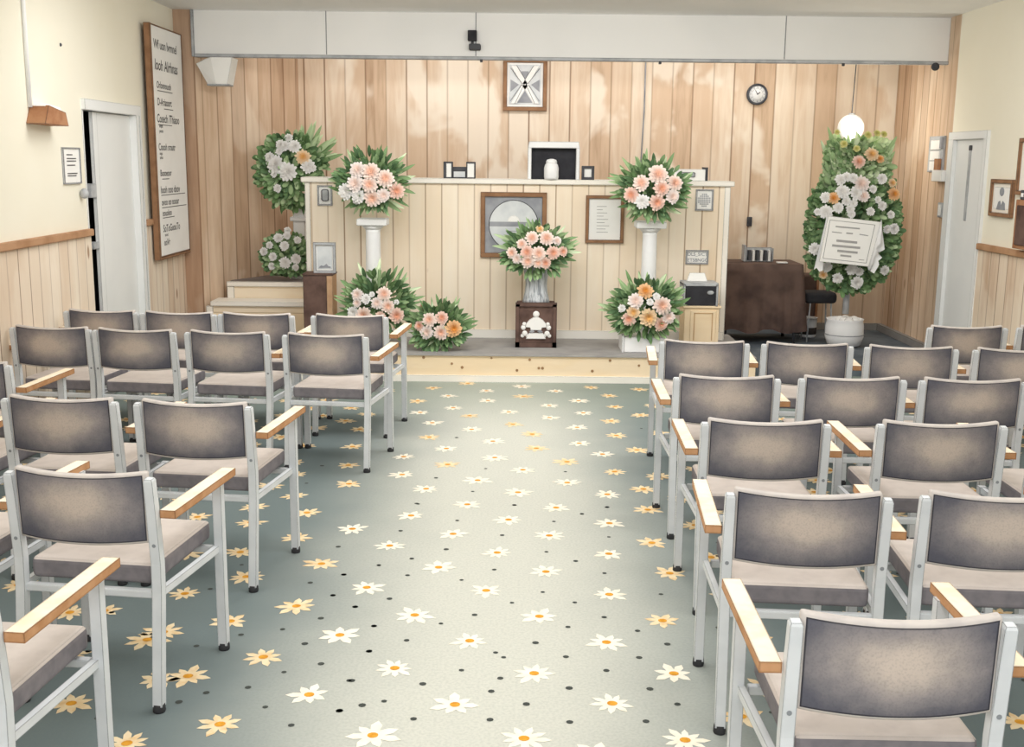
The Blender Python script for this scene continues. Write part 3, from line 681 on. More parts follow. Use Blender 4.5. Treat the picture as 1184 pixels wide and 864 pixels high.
t = thing('flower_cushion', 'low mound of small white blooms sitting on the stair landing', 'flower arrangement', (-2.15, 10.74, .655), 0, 'white flower arrangements')
vs, fs, cs = [], [], []
for i in range(300):
    a = rr.uniform(0, 2 * PI); q = math.sqrt(rr.random()); zz = .22 + math.sin(a) * .20 * q
    p = Vector((math.cos(a) * .215 * q, -.15 * math.sqrt(1 - q * q), max(zz, .02)))
    d = Vector((math.cos(a) + rr.uniform(-.6, .6), rr.uniform(-.9, -.1), math.sin(a) + rr.uniform(-.5, .6)))
    if p.z < .09: d.z = abs(d.z)
    leaf(vs, fs, cs, p, d, (0, -1, .3), rr.uniform(.05, .085), rr.uniform(.03, .042), GR[rr.choice((0, 0, 1, 2, 5, 3))], 0, True)
for i in range(160):
    a = rr.uniform(0, 2 * PI); q = math.sqrt(rr.random()) * .8; e = rr.uniform(0, 2 * PI)
    p = Vector((math.cos(a) * .2 * q, rr.uniform(-.1, .0), max(.06, .22 + math.sin(a) * .18 * q)))
    leaf(vs, fs, cs, p, (math.cos(e), -.25, math.sin(e) if p.z > .12 else abs(math.sin(e))), (0, -1, 0), rr.uniform(.07, .1), .042, GR[rr.choice((0, 5, 1))], 0, True)
foliage(t, vs, fs, cs)
add_flowers(t, 'WHITE', .27, .27, .15, .245, 1.35, .05)

# tall standing wreath on its pole
wr = thing('standing_wreath', 'tall teardrop wreath of white and orange blooms on a pole behind the white card', 'wreath', (3.13, 10.5, .36))
vs, fs, cs = [], [], []
zb = .36
def half(z):   # half-width of the wreath at height z
    P = [(.62, .10), (.70, .20), (.83, .35), (.99, .42), (1.25, .43), (1.41, .41), (1.55, .34), (1.68, .29), (1.95, .27), (2.08, .22), (2.16, .05)]
    for (a, wa), (b, wb) in zip(P, P[1:]):
        if a <= z <= b: return wa + (wb - wa) * (z - a) / (b - a)
    return .05
for i in range(1700):
    z = rr.uniform(.66, 2.0); w = half(z); x = rr.uniform(-1, 1); 
    if rr.random() < .35: x = math.copysign(rr.uniform(.85, 1.0), x)
    y = -.20 * math.sqrt(max(0, 1 - x * x)) * min(1, w / .4) + rr.uniform(-.02, .06)
    d = Vector((x * 1.2 + rr.uniform(-.5, .5), rr.uniform(-.9, -.05), rr.uniform(-.4, .9) if z > .85 else rr.uniform(-1, .3)))
    top = z > 1.6
    col = GR[rr.choice((2, 3, 3, 4, 1))] if top else GR[rr.choice((0, 0, 1, 1, 2, 5, 5, 3))]
    leaf(vs, fs, cs, (x * (w - .04), y, z - zb), d, (0, -1, .3), rr.uniform(.06, .10), rr.uniform(.032, .046), col, 0, True)
for i in range(1300):
    z = rr.uniform(.68, 1.95); w = half(z) * .86; x = rr.uniform(-1, 1); e = rr.uniform(0, 2 * PI)
    leaf(vs, fs, cs, (x * w, rr.uniform(-.13, .03), z - zb), (math.cos(e), -.25, math.sin(e)), (0, -1, 0), rr.uniform(.08, .12), .05, GR[rr.choice((0, 5, 1, 2) if z < 1.6 else (2, 3, 1))], 0, True)
for i in range(46):
    x = rr.uniform(-1, 1); z = rr.uniform(1.55, 1.9); d = Vector((x * .55, rr.uniform(-.25, .1), 1)).normalized(); L = rr.uniform(.18, .28)
    leaf(vs, fs, cs, (x * .24, rr.uniform(-.12, .04), z - zb), d, (0, -1, .2), L, .04, GR[rr.choice((2, 3, 4, 4))], 0)
foliage(wr, vs, fs, cs)
add_flowers(wr, 'WR', .62, .95, .22, 1.36 - zb, 1.4, .06)
MB().tube([(0, 0, .05), (0, 0, .62)], .03, 12).tube([(0, .03, .55), (0, .03, 1.6)], .02, 10).build('pole', M['silver'], wr)
# ---------------------------------------------------------------- stage furniture
# round white pot under the wreath pole
t = thing('plant_pot', 'round white pot holding the wreath pole', 'pot', (3.13, 10.5, LOW))
MB().lathe([(.10, 0), (.15, .02), (.178, .10), (.175, .20), (.165, .25), (.172, .265), (.155, .265), (.145, .2), (.06, .2)], 32).build('bowl', M['column'], t)
MB().lathe([(.1785, .115), (.1815, .12), (.1785, .125)], 32).build('rib', M['silver'], t)
m = MB()
for i in range(14):
    a = i * 2.4; m.ball((.10 * math.cos(a) * (i % 3) / 2, .10 * math.sin(a) * (i % 3) / 2, .25), .045, 0, (1, 1, .8), 8, 6)
m.build('white_pebbles', M['paper'], t)
t = thing('waste_bin', 'small white bin between the covered table and the wreath pot', 'bin', (2.94, 11.08, LOW))
MB().lathe([(.07, 0), (.078, .01), (.085, .19), (.09, .195), (.082, .195), (.07, .03)], 24).build('bucket', M['column'], t)
m = MB(); m.lathe([(.0795, .03), (.084, .10), (.0835, .10), (.079, .03)], 24); m.build('dark_band', M['charcoal'], t)

# pedestals
def pedestal(x, y, label):
    t = thing('pedestal', label, 'pedestal', (x, y, STG), 0, 'white flower columns')
    MB().box(-.13, .13, -.13, .13, 0, .06, bev=.006).box(-.11, .11, -.11, .11, .06, .10, bev=.01).build('base', M['column'], t)
    MB().lathe([(.08, .10), (.072, .16), (.066, .5), (.062, .95), (.066, .98)], 28).build('shaft', M['column'], t)
    MB().lathe([(.066, .975), (.075, .985), (.10, 1.01)], 28).box(-.128, .128, -.11, .11, 1.01, 1.07, bev=.012).build('capital', M['column'], t)
pedestal(-1.20, 9.66, 'white column at the left holding a round flower arrangement')
pedestal(1.165, 9.66, 'white column at the right holding a round flower arrangement')
t = thing('pedestal', 'short white stand holding the corner flowers behind the partition', 'pedestal', (-2.05, 10.86, .655), 0, 'white flower columns')
MB().box(-.09, .09, -.09, .09, 0, .03).build('base', M['column'], t)
MB().box(-.055, .055, -.05, .05, .03, .78).build('shaft', M['column'], t)
MB().box(-.08, .1, -.08, .08, .55, .59, bev=.005).build('collar', M['column'], t)
tag(MB().box(-.175, .175, -.15, .15, 0, .13, bev=.008).box(-.185, -.17, -.155, .155, 0, .145).box(.17, .185, -.155, .155, 0, .145).build('planter_box', M['column'], None, (1.10, 9.40, STG)),
    'low white box under the lower right flower arrangement', 'box')

# vase and its dark emblem box
t = thing('emblem_box', 'dark brown square box with a white relief emblem, under the fluted vase', 'box', (.20, 9.60, STG))
MB().box(-.165, .165, -.13, .13, .02, .37, bev=.01).build('body', M['brown'], t)
m = MB(); m.box(-.175, -.14, -.145, -.125, .0, .37); m.box(.14, .175, -.145, -.125, .0, .37); m.box(-.175, .175, -.145, -.125, .35, .385); m.box(-.175, .175, -.145, -.125, 0, .045)
m.build('raised_frame', M['brown'], t)
m = MB()
m.ball((0, -.135, .285), .028, 0, (1, .5, 1))
m.prism([(-.02, .262), (-.055, .24), (-.085, .205), (-.09, .175), (-.05, .172), (-.045, .15), (.045, .15), (.05, .172), (.09, .175), (.085, .205), (.055, .24), (.02, .262)], -.146, -.13)
for s in (-1, 1):
    for (x, z, r) in ((.10, .20, .018), (.108, .17, .022), (.095, .12, .024), (.115, .10, .017), (.07, .10, .018)): m.ball((s * x, -.134, z), r, 0, (1, .5, 1), 10, 8)
m.prism([(-.085, .075), (-.06, .125), (.06, .125), (.085, .075)], -.144, -.13)
m.build('emblem', M['paper'], t)
m = MB(); m.prism([(-.06, .135), (-.035, .155), (-.01, .14), (-.03, .128)], -.150, -.144); m.prism([(.06, .135), (.035, .155), (.01, .14), (.03, .128)], -.150, -.144)
m.build('emblem_shading', M['greypic'], t)
t = thing('vase', 'grey fluted vase standing on the emblem box', 'vase', (.20, 9.60, STG + .37))
MB().lathe([(.115, 0), (.108, .03), (.092, .10), (.088, .17), (.10, .25), (.112, .31), (.10, .31), (.07, .2)], 48, fl=lambda u, z: .004 * math.cos(u * 2 * PI * 14)).build('body', M['vase'], t)

# brown plinth and its silver frame at the left end
t = thing('plinth', 'dark brown plinth with a tan side at the left end of the partition', 'plinth', (-1.655, 9.62, STG))
MB().box(-.125, .075, -.12, .12, 0, .59, bev=.004).build('body', M['brown'], t)
MB().box(.075, .125, -.12, .12, 0, .59, bev=.004).build('side_panel', M['brown_side'], t)
MB().box(-.13, .13, -.125, .125, .59, .605, bev=.004).build('top', M['brown'], t)
def frame(name, label, loc, w, h, fw, fm, picm, rot=(0, 0, 0), mat=None, matw=0, cat='picture', group=None, depth=.03):
    """a framed flat thing: local x across, z up, facing -y, origin at its centre"""
    t = thing(name, label, cat, loc, 0, group); t.rotation_euler = rot
    m = MB()
    m.box(-w/2, w/2, -depth, 0, h/2 - fw, h/2); m.box(-w/2, w/2, -depth, 0, -h/2, -h/2 + fw)
    m.box(-w/2, -w/2 + fw, -depth, 0, -h/2 + fw, h/2 - fw); m.box(w/2 - fw, w/2, -depth, 0, -h/2 + fw, h/2 - fw)
    m.build('frame', fm, t)
    MB().box(-w/2 + fw, w/2 - fw, -depth * .45, 0, -h/2 + fw, h/2 - fw).build('backing', mat or picm, t)
    if mat: MB().box(-w/2 + fw + matw, w/2 - fw - matw, -depth * .55, -depth * .4, -h/2 + fw + matw, h/2 - fw - matw).build('picture', picm, t)
    return t
t = frame('photo_frame', 'silver framed picture standing on the brown plinth', (-1.605, 9.60, STG + .605 + .13), .19, .26, .022, M['silver'], M['palepic'], mat=M['paper'], matw=.012)
m = MB(); m.prism([(-.05, -.08), (-.03, -.065), (-.01, -.07), (.015, -.05), (.03, -.07), (.05, -.075), (.05, -.085), (-.05, -.085)], -.021, -.016); m.build('drawn_hills', M['greypic'], t)

# pine cabinet, black box, card at the right end
t = thing('cabinet', 'small pine cabinet with a framed door at the right end of the partition', 'cabinet', (1.635, 9.78, STG))
MB().box(-.15, .15, -.14, .14, 0, .33, bev=.004).build('body', M['riser'], t)
MB().box(-.165, .165, -.155, .15, .33, .35, bev=.005).build('top', M['riser'], t)
d = MB().box(-.10, .12, -.152, -.14, .02, .31, bev=.004).build('door', M['riser'], t)
m = MB(); m.box(-.07, -.062, -.156, -.15, .05, .29); m.box(.085, .093, -.156, -.15, .05, .29); m.box(-.07, .093, -.156, -.15, .282, .29); m.build('moulding', paint('dark_pine', '#c9a67c', .2, 9), d)  # moulding strips in a darker pine tone
t = thing('heater_box', 'black fronted silver box on the pine cabinet', 'box', (1.615, 9.75, STG + .35))
m = MB(); m.box(-.15, -.132, -.13, .11, 0, .185); m.box(.132, .15, -.13, .11, 0, .185); m.box(-.15, .15, -.13, .11, .17, .20, bev=.005); m.box(-.132, .132, -.1, .11, 0, .17)
m.build('case', M['silver'], t)
MB().box(-.132, .132, -.122, -.1, .005, .17).build('black_front', M['black'], t)
MB().ball((.085, -.122, .115), .03, 0, (1, .3, .6)).build('badge', M['silver'], t)
t = tag(MB().prism([(-.09, 0), (.09, 0), (.065, .075), (-.065, .075)], -.01, 0, M=Matrix.Rotation(math.radians(-12), 4, 'X')).box(-.09, .09, 0, .05, 0, .006).build('folded_card', M['paper'], None, (1.595, 9.73, STG + .35 + .20)), 'white folded card on top of the black fronted box', 'card')

# plates and pictures fixed on the partition
def plate(label, x, z, w, h, kind):
    t = frame('wall_plate', label, (x, 9.972, z), w, h, .012, M['silver'], M['paper'], cat='plate', group='small plates on the partition', depth=.02)
    m = MB()
    if kind == 'slot': m.box(-.03, .035, -.026, -.008, -.05, .055, bev=.02, seg=3)
    elif kind == 'mesh':
        for i in range(7):
            for j in range(7):
                if (i - 3) ** 2 + (j - 3) ** 2 < 12: m.box(-.055 + i * .016, -.045 + i * .016, -.012, -.008, -.058 + j * .017, -.047 + j * .017)
    m.build('detail', M['silver'] if kind == 'slot' else M['greypic'], t) if kind != 'text' else m.b.free()
    if kind == 'text': 
        for tx, tz in (('DLS_S/CT', .012), ('ETSBNGC', -.04)): text_mesh('lettering', [(tx, -.085, tz, .042, 0)], M['greypic'], t, (0, -.010, 0), (PI/2, 0, 0))
plate('small white switch plate at the top left of the partition', -1.655, 1.477, .13, .175, 'slot')
plate('small white grille plate at the top right of the partition', 1.67, 1.472, .155, .185, 'mesh')
plate('small silver plate with two lines of lettering above the black fronted box', 1.625, .972, .20, .125, 'text')

t = frame('framed_print', 'brown framed print with a pale sunrise circle on grey, behind the centre flowers', (0, 9.972, 1.237), .58, .57, .04, M['frame'], M['greypic'])
m = MB()
circ = [(.215 * math.cos(i * PI / 24), .215 * math.sin(i * PI / 24)) for i in range(48)]
m.prism(circ, -.0165, -.013); m.build('pale_disc', M['palepic'], t)
m = MB()
for i in range(48):
    a, b = i * PI / 24, (i + 1) * PI / 24
    m.prism([(r * math.cos(q), r * math.sin(q)) for r, q in ((.213, a), (.219, a), (.219, b), (.213, b))], -.0185, -.016)
m.build('circle_line', M['charcoal'], t)
m = MB(); m.prism([(.055 * math.cos(i * PI / 12), .028 + .055 * math.sin(i * PI / 12)) for i in range(13)], -.0175, -.0165); m.build('sun', M['paper'], t)
MB().box(-.213, .213, -.0182, -.016, -.012, .028).build('horizon_band', M['greypic'], t)
m = MB(); m.box(-.07, .08, -.018, -.016, -.055, -.05); m.box(-.06, .06, -.018, -.016, -.075, -.07); m.build('drawn_line', M['greypic'], t)
t = frame('framed_notice', 'brown framed white notice with short grey lines, beside the right column flowers', (.80, 9.972, 1.295), .335, .415, .028, M['frame'], M['paper'])
m = MB()
for i, w_ in enumerate((.085, .05, .09, .06, .10, .07, .11, .08, .10)): m.box(-.07, -.07 + w_, -.0165, -.012, .11 - i * .028, .114 - i * .028)
m.build('text_line', M['pale_ink'], t)

# things along the ledge (top at 1.635)
ZL = 1.635
t = thing('bookend_pair', 'two dark edged white bookends with a low box between them on the ledge', 'bookends', (-.48, 10.06, ZL))
for s in (-1, 1):
    p = MB().box(s * .10 - .04, s * .10 + .04, -.05, .05, 0, .145, bev=.004).build('bookend', M['charcoal'], t)
    MB().box(s * .10 - .022 + (.008 if s < 0 else -.008), s * .10 + .03, -.054, -.049, .01, .13).build('white_panel', M['paper'], p)
MB().box(-.06, .06, -.03, .05, 0, .10, bev=.004).build('middle_box', M['charcoal'], t)
MB().box(-.05, .05, -.034, -.029, .012, .06).build('pale_panel', M['palepic'], t)
t = thing('niche_box', 'white open fronted box with a black interior on the ledge', 'box', (.345, 10.06, ZL))
m = MB(); m.box(-.225, -.195, -.10, .15, 0, .27); m.box(.195, .225, -.10, .15, 0, .27)
m.prism([(-.225, .27), (.225, .27), (.215, .325), (-.215, .325)], -.10, .15); m.build('shell', M['column'], t)
MB().box(-.195, .195, -.02, .14, 0, .27).build('black_interior', M['black'], t)
t = thing('urn', 'small white lidded jar standing in the black box on the ledge', 'jar', (.325, 9.97, ZL))
MB().lathe([(.058, 0), (.064, .02), (.064, .10), (.055, .13), (.046, .138)], 24).build('body', M['column'], t)
MB().lathe([(.047, .138), (.05, .15), (.04, .17), (.012, .178)], 24).build('lid', M['column'], t)
frame('photo_frame', 'tiny dark framed card on the ledge right of the black box', (.645, 10.0, ZL + .06), .11, .12, .022, M['charcoal'], M['paper'])
t = thing('white_case', 'white box with a dark right edge on the ledge behind the right flowers', 'box', (1.53, 10.13, ZL))
MB().box(-.17, .15, -.10, .10, 0, .10, bev=.004).build('body', M['paper'], t)
MB().box(.15, .172, -.10, .10, 0, .118).build('edge', M['charcoal'], t)
MB().box(-.08, .06, -.108, -.099, .03, .075, bev=.01).build('recess', M['silver'], t)

# draped table, rack, stool, chair-back
t = thing('draped_table', 'table under a dark brown cloth to the right of the partition', 'table', (2.36, 10.86, LOW))
for sx in (-1, 1):
    for sy in (-1, 1): MB().tube([(sx * .33, sy * .22, 0), (sx * .33, sy * .22, .74)], .016, 8).build('leg', M['black'] if sx * sy > 0 else M['charcoal'], t)
MB().box(-.365, .365, -.25, .25, .735, .757).build('tabletop', M['brown'], t)
def cloth_mesh():
    m = MB(); b = m.b; hx, hy, H, n = .375, .262, .76, 26
    per = []
    for i in range(n): per.append((-hx + 2 * hx * i / n, -hy, 0, -1))
    for i in range(n): per.append((hx, -hy + 2 * hy * i / n, 1, 0))
    for i in range(n): per.append((hx - 2 * hx * i / n, hy, 0, 1))
    for i in range(n): per.append((-hx, hy - 2 * hy * i / n, -1, 0))
    R = []
    for lv in range(9):
        q = lv / 8; ring = []
        for i, (x, y, nx, ny) in enumerate(per):
            cor = 1 if i % n in (0, 1, n - 1) else 0
            f = (.016 + .034 * math.sin(i * 1.25) * math.sin(i * .53 + 1) + (.028 if cor else 0)) * q
            z = H - .64 * q + (.02 * math.sin(i * .5) * q if lv == 8 else 0)
            if lv == 0: z = H
            ring.append(b.verts.new((x + (nx or math.copysign(.3, x) * cor) * f, y + (ny or math.copysign(.3, y) * cor) * f, z)))
        R.append(ring)
    N = len(per)
    for p, q in zip(R, R[1:]):
        for i in range(N):
            f = b.faces.new((p[i], p[(i + 1) % N], q[(i + 1) % N], q[i])); f.smooth = True
    b.faces.new(R[0]); bmesh.ops.recalc_face_normals(b, faces=b.faces)
    return m
tag(cloth_mesh().build('tablecloth', M['cloth'], None, (2.36, 10.86, LOW)), 'dark brown cloth hanging in folds over the table right of the partition', 'tablecloth')
t = thing('hymn_rack', 'small silver rack of leaflets on the brown covered table', 'rack', (2.36, 10.86, LOW + .765))
MB().box(-.13, .13, .02, .05, 0, .13).build('back_plate', M['silver'], t)
for i in range(6): MB().box(-.10 + i * .038, -.075 + i * .038, -.03, .02, .004, .105).build('leaflet', M['paper'] if i % 2 else M['charcoal'], t)
m = MB(); m.box(-.15, -.125, -.05, .05, 0, .155); m.box(.125, .138, -.04, .05, 0, .125); m.box(-.13, .13, -.04, .05, 0, .006); m.build('rack_side', M['silver'], t)
tag(MB().box(-.05, .05, -.03, .03, 0, .012, bev=.003).build('white_card', M['paper'], None, (2.55, 10.68, LOW + .764)), 'small white card lying on the right of the brown covered table', 'card')
t = thing('padded_stool', 'black padded stool on thin legs beside the covered table', 'stool', (2.96, 10.84, LOW))
MB().box(-.16, .15, -.13, .13, .375, .485, bev=.04, seg=4).build('seat', M['black'], t)
for sx in (-1, 1):
    for sy in (-1, 1): MB().tube([(sx * .10, sy * .09, .38), (sx * .12, sy * .11, 0)], .008, 8).build('leg', M['silver'], t)
t = thing('low_cabinet', 'dark brown low cabinet against the back wall behind the black stool', 'cabinet', (2.95, 11.38, LOW))
MB().box(-.14, .10, -.12, .12, 0, .60, bev=.02).build('body', M['cloth'], t)
MB().box(.10, .125, -.12, .12, 0, .58, bev=.006).build('side_panel', M['lampwood'], t)

# card with a white cloth in front of the wreath
t = thing('memorial_card', 'white memorial card leaning on cloth before the tall wreath', 'sign', (3.04, 10.15, 1.10))
t.rotation_euler = (math.radians(-8), math.radians(3), math.radians(2))
poly = [(-.235, .225), (.255, .20), (.165, -.205), (-.285, -.185)]
MB().prism(poly, -.012, 0).build('card', M['paper'], t)
m = MB()
def line(m, a, b, w=.003, y0=-.0145, y1=-.011):
    dx, dz = b[0] - a[0], b[1] - a[1]; L = math.hypot(dx, dz); nx, nz = -dz / L * w, dx / L * w
    m.prism([(a[0] - nx, a[1] - nz), (b[0] - nx, b[1] - nz), (b[0] + nx, b[1] + nz), (a[0] + nx, a[1] + nz)], y0, y1)
inn = [(-.215, .19), (.195, .17), (.14, -.175), (-.255, -.155)]
for i in range(4): line(m, inn[i], inn[(i + 1) % 4], .0025)
m.build('border_line', M['pale_ink'], t)
m = MB()
for a, b, w_ in (((-.16, .135), (.06, .128), .006), ((-.19, .085), (-.10, .08), .004), ((-.06, .082), (.0, .08), .006), ((.06, .078), (.14, .07), .004),
                ((-.145, .01), (.045, .003), .010), ((-.18, -.035), (.075, -.043), .010), ((-.13, -.08), (.055, -.087), .010), ((-.10, -.12), (.0, -.124), .008), ((.07, -.148), (.12, -.15), .003)):
    line(m, a, b, w_)
m.build('text_line', M['pale_ink'], t)
t2 = thing('draped_cloth', 'white cloth hanging behind and beside the memorial card', 'cloth', (3.04, 10.175, 1.10))
m = MB(); b = m.b
rows = []
EDGE = [(.26, .21), (.28, .10), (.295, .02), (.31, -.06), (.25, -.095), (.29, -.135), (.255, -.165), (.265, -.20), (.225, -.28), (.19, -.26)]
for j, (ex, ez) in enumerate(EDGE):
    v_ = min(1, j / 8.0); lx, lz = .25 - .095 * v_, .205 - .42 * v_; row = []
    for i in range(7):
        u = i / 6; row.append(b.verts.new((lx + (ex - lx) * u, -.03 + .03 * u + .012 * math.sin(u * 8 + j * .4), lz + (ez - lz) * u - .015 * math.sin(u * 6) * v_)))
    rows.append(row)
for p, q in zip(rows, rows[1:]):
    for i in range(6):
        f = b.faces.new((p[i], p[i + 1], q[i + 1], q[i])); f.smooth = True
bmesh.ops.recalc_face_normals(b, faces=b.faces)
m.build('right_fold', M['white_cloth'], t2)
m = MB(); b = m.b; rows = []
for j in range(7):
    v_ = j / 6; row = []
    for i in range(4):
        u = i / 3
        row.append(b.verts.new((-.235 - .085 * v_ + u * .06 * (.3 + v_), .0 + .01 * math.sin(u * 5), .22 - .47 * v_ + .02 * math.sin(u * 6) * v_)))
    rows.append(row)
for p, q in zip(rows, rows[1:]):
    for i in range(3):
        f = b.faces.new((p[i], p[i + 1], q[i + 1], q[i])); f.smooth = True
bmesh.ops.recalc_face_normals(b, faces=b.faces)
m.build('left_fold', M['white_cloth'], t2)
m = MB(); m.tube([(0, .0, .15), (0, .05, .14)], .012, 8); m.build('hanger', M['silver'], t2)

# ---------------------------------------------------------------- on the walls
t = frame('framed_print', 'brown framed print of crossed white bands high on the back wall', (.10, YB - .002, 2.54), .44, .51, .04, M['frame'], M['palepic'], mat=M['paper'], matw=.02)
m = MB()
for s in (-1, 1): m.prism([(s * -.145, .185), (s * -.085, .185), (s * .03, .0), (s * .145, -.185), (s * .085, -.185), (s * -.035, .005)], -.022, -.017)
m.build('white_bands', M['paper'], t)
m = MB()
m.prism([(-.04, .13), (.035, .13), (.03, .06), (0, .03), (-.035, .06)], -.0205, -.017); m.prism([(0, -.06), (.075, -.175), (-.075, -.175)], -.0205, -.017)
m.prism([(-.145, .05), (-.06, .0), (-.145, -.07)], -.0205, -.017); m.prism([(.145, .05), (.06, .0), (.145, -.07)], -.0205, -.017); m.build('grey_wedges', M['greypic'], t)
m = MB()
for s in (-1, 1):
    for a, b in (((s * -.145, .16), (s * -.02, .0)), ((s * -.085, .185), (0, .055)), ((s * .02, -.02), (s * .10, -.185)), ((s * .035, 0), (s * .145, -.16))): line(m, a, b, .002, -.0235, -.021)
m.build('drawn_outline', M['charcoal'], t)
m = MB()
for x in (-.04, -.02, .0, .025, .04): m.ball((x, -.022, -.0), .008, 0, (1, .4, 1), 8, 6)
m.build('knot', M['clockface'], t)
t = thing('wall_clock', 'round white faced clock with a dark rim on the back wall', 'clock', (2.425, YB, 2.47))
t.rotation_euler = (PI / 2, 0, 0)
MB().lathe([(.105, 0), (.105, .03), (.098, .04), (.086, .04), (.082, .028)], 36, cap=False).build('rim', M['charcoal'], t)
MB().lathe([(.084, .02), (.084, .029)], 36).build('face', M['clockface'], t)
m = MB()
for i in range(12):
    a = i * PI / 6; m.box(-.003, .003, .062, .075, .028, .031, M=Matrix.Rotation(a, 4, 'Z'))
m.lathe([(.052, .028), (.054, .030), (.056, .028)], 32); m.build('hour_marks', M['silver'], t)
MB().box(-.003, .003, -.005, .045, .031, .033, M=Matrix.Rotation(.5, 4, 'Z')).build('hand', M['charcoal'], t)
MB().box(-.004, .004, -.005, .032, .033, .035, M=Matrix.Rotation(-.9, 4, 'Z')).build('hand', M['charcoal'], t)
tag(MB().box(-.025, .025, -.03, 0, -.048, .048, bev=.006).box(-.008, .008, -.036, -.03, -.025, .02).build('light_switch', M['charcoal'], None, (2.41, YB, 1.205)), 'small dark switch on the back wall above the covered table', 'switch')
tag(MB().tube([(1.30, YB - .012, 2.95), (1.30, YB - .012, 2.3), (1.275, YB - .012, 1.55)], .007, 8).build('wall_cable', M['greypic']), 'thin grey cable running down the back wall above the right flowers', 'cable')
t = thing('pendant_lamp', 'white glass globe lamp hanging on a cord above the tall wreath', 'lamp', (3.17, 10.85, 2.13))
MB().ball((0, 0, 0), .122, 0, (1, 1, 1.02), 32, 20).build('globe', M['globe'], t)
MB().lathe([(.035, -.16), (.05, -.155), (.055, -.13), (.058, -.105)], 24).lathe([(.03, .118), (.034, .125), (.02, .135)], 20).build('collar', M['silver'], t)
MB().tube([(0, 0, .13), (.02, 0, ZC - 2.13)], .005, 6).build('cord', M['charcoal'], t)

# devices on the beam
t = thing('spotlight', 'small black two-piece spotlight fixed on the white beam', 'spotlight', (-.38, 10.3, 2.87))
MB().box(-.04, .04, -.06, 0, -.045, .045, bev=.006).build('head', M['black'], t)
MB().box(-.03, .075, -.075, 0, -.125, -.07, bev=.012).build('lens', M['charcoal'], t)
MB().box(-.012, .012, -.02, 0, -.08, -.03).build('bracket', M['charcoal'], t)
t = thing('loudspeaker', 'white wedge loudspeaker hung under the left end of the beam', 'speaker', (-2.66, 10.26, 2.66))
m = MB(); b = m.b
top = [(-.15, -.03), (.0, -.12), (.19, -.12), (.19, .10), (-.11, .10)]; bot = [(-.055, -.02), (.03, -.075), (.13, -.08), (.15, .06), (-.05, .06)]
A = [b.verts.new((x, y, -.055 if i == 0 else -.005)) for i, (x, y) in enumerate(top)]; B_ = [b.verts.new((x, y, -.235)) for x, y in bot]
for i in range(5): b.faces.new((A[i], A[(i + 1) % 5], B_[(i + 1) % 5], B_[i]))
b.faces.new(A); b.faces.new(B_); bmesh.ops.recalc_face_normals(b, faces=b.faces)
m.build('cabinet', M['paper'], t)
m = MB(); m.box(-.05, .15, -.085, .065, -.245, -.23, bev=.006); m.build('base_rim', M['silver'], t)
MB().box(-.02, .06, -.02, .05, -.01, .01).build('bracket', M['silver'], t)
tag(MB().ball((3.70, 10.24, 2.645), .035).tube([(3.70, 10.25, 2.65), (3.73, 10.32, 2.67)], .012, 8).build('ceiling_camera', M['charcoal']), 'tiny dark camera at the right end of the beam', 'camera')

# left wall things
t = thing('hymn_board', 'tall white notice board of handwritten lines in a brown wooden frame on the left wall', 'notice board', (-2.955, 9.71, 0), 0)
ZB0, ZB1, YB0, YB1 = .955, 2.85, 9.38, 10.255
MB().box(-.03, 0, YB0 - 9.71 - .0, YB1 - 9.71, ZB0, ZB1).build('backing', M['frame'], t)
MB().box(0, .012, YB0 - 9.71 + .02, YB1 - 9.71, ZB0 + .02, ZB1 - .005).build('white_panel', M['paper'], t)
m = MB(); m.box(-.03, .02, YB0 - 9.71 - .015, YB0 - 9.71 + .02, ZB0 - .01, ZB1 + .005); m.box(-.03, .018, YB0 - 9.71, YB1 - 9.71, ZB0 - .01, ZB0 + .012); m.box(-.03, .016, YB1 - 9.71 - .006, YB1 - 9.71 + .006, ZB0, ZB1); m.box(-.03, .016, YB0 - 9.71, YB1 - 9.71, ZB1 - .006, ZB1 + .004)
m.build('frame', M['frame'], t)
Hh = ZB1 - ZB0
Ln = [('Wf uon Ivrnnel', .09, .095, .14, 0), ('Iooh Alrhnas', .09, .185, .165, .12), ('Orlonnouoh', .12, .262, .105, .1), ('D-Ariaoort', .12, .335, .115, .1), ('Cosech /Thiaoo', .09, .408, .13, .1), ('uoqes', .14, .43, .055, 0), ('pooto', .14, .452, .055, 0),
      ('Coooh sroutr', .10, .528, .11, .05), ('oogo', .12, .548, .05, 0), ('prtoo', .12, .566, .05, 0), ('Boooeoor', .11, .64, .10, .05), ('hooh ooo doov', .10, .715, .115, .05), ('ovoo oo ooour', .11, .768, .105, .05), ('oouoloo', .12, .815, .10, .05), ('SoToGuouTo', .12, .885, .115, .05), ('eooot', .16, .905, .05, 0), ('ooVr', .13, .945, .105, 0)]
for a, x, p, s, sh in Ln: text_mesh('lettering', [(a, x, -p * Hh, s * .74, sh)], M['ink'], t, (.0125, YB0 - 9.71, ZB1), (PI / 2, 0, PI / 2))
for p, x0, x1 in ((.275, .14, .55), (.35, .3, .55), (.42, .12, .5), (.655, .16, .35), (.725, .11, .8), (.78, .12, .82), (.825, .13, .45)):
    m = MB(); m.box(.012, .0135, YB0 - 9.71 + x0, YB0 - 9.71 + x1, ZB1 - p * Hh, ZB1 - p * Hh + .006); m.build('underline', M['ink'], t)

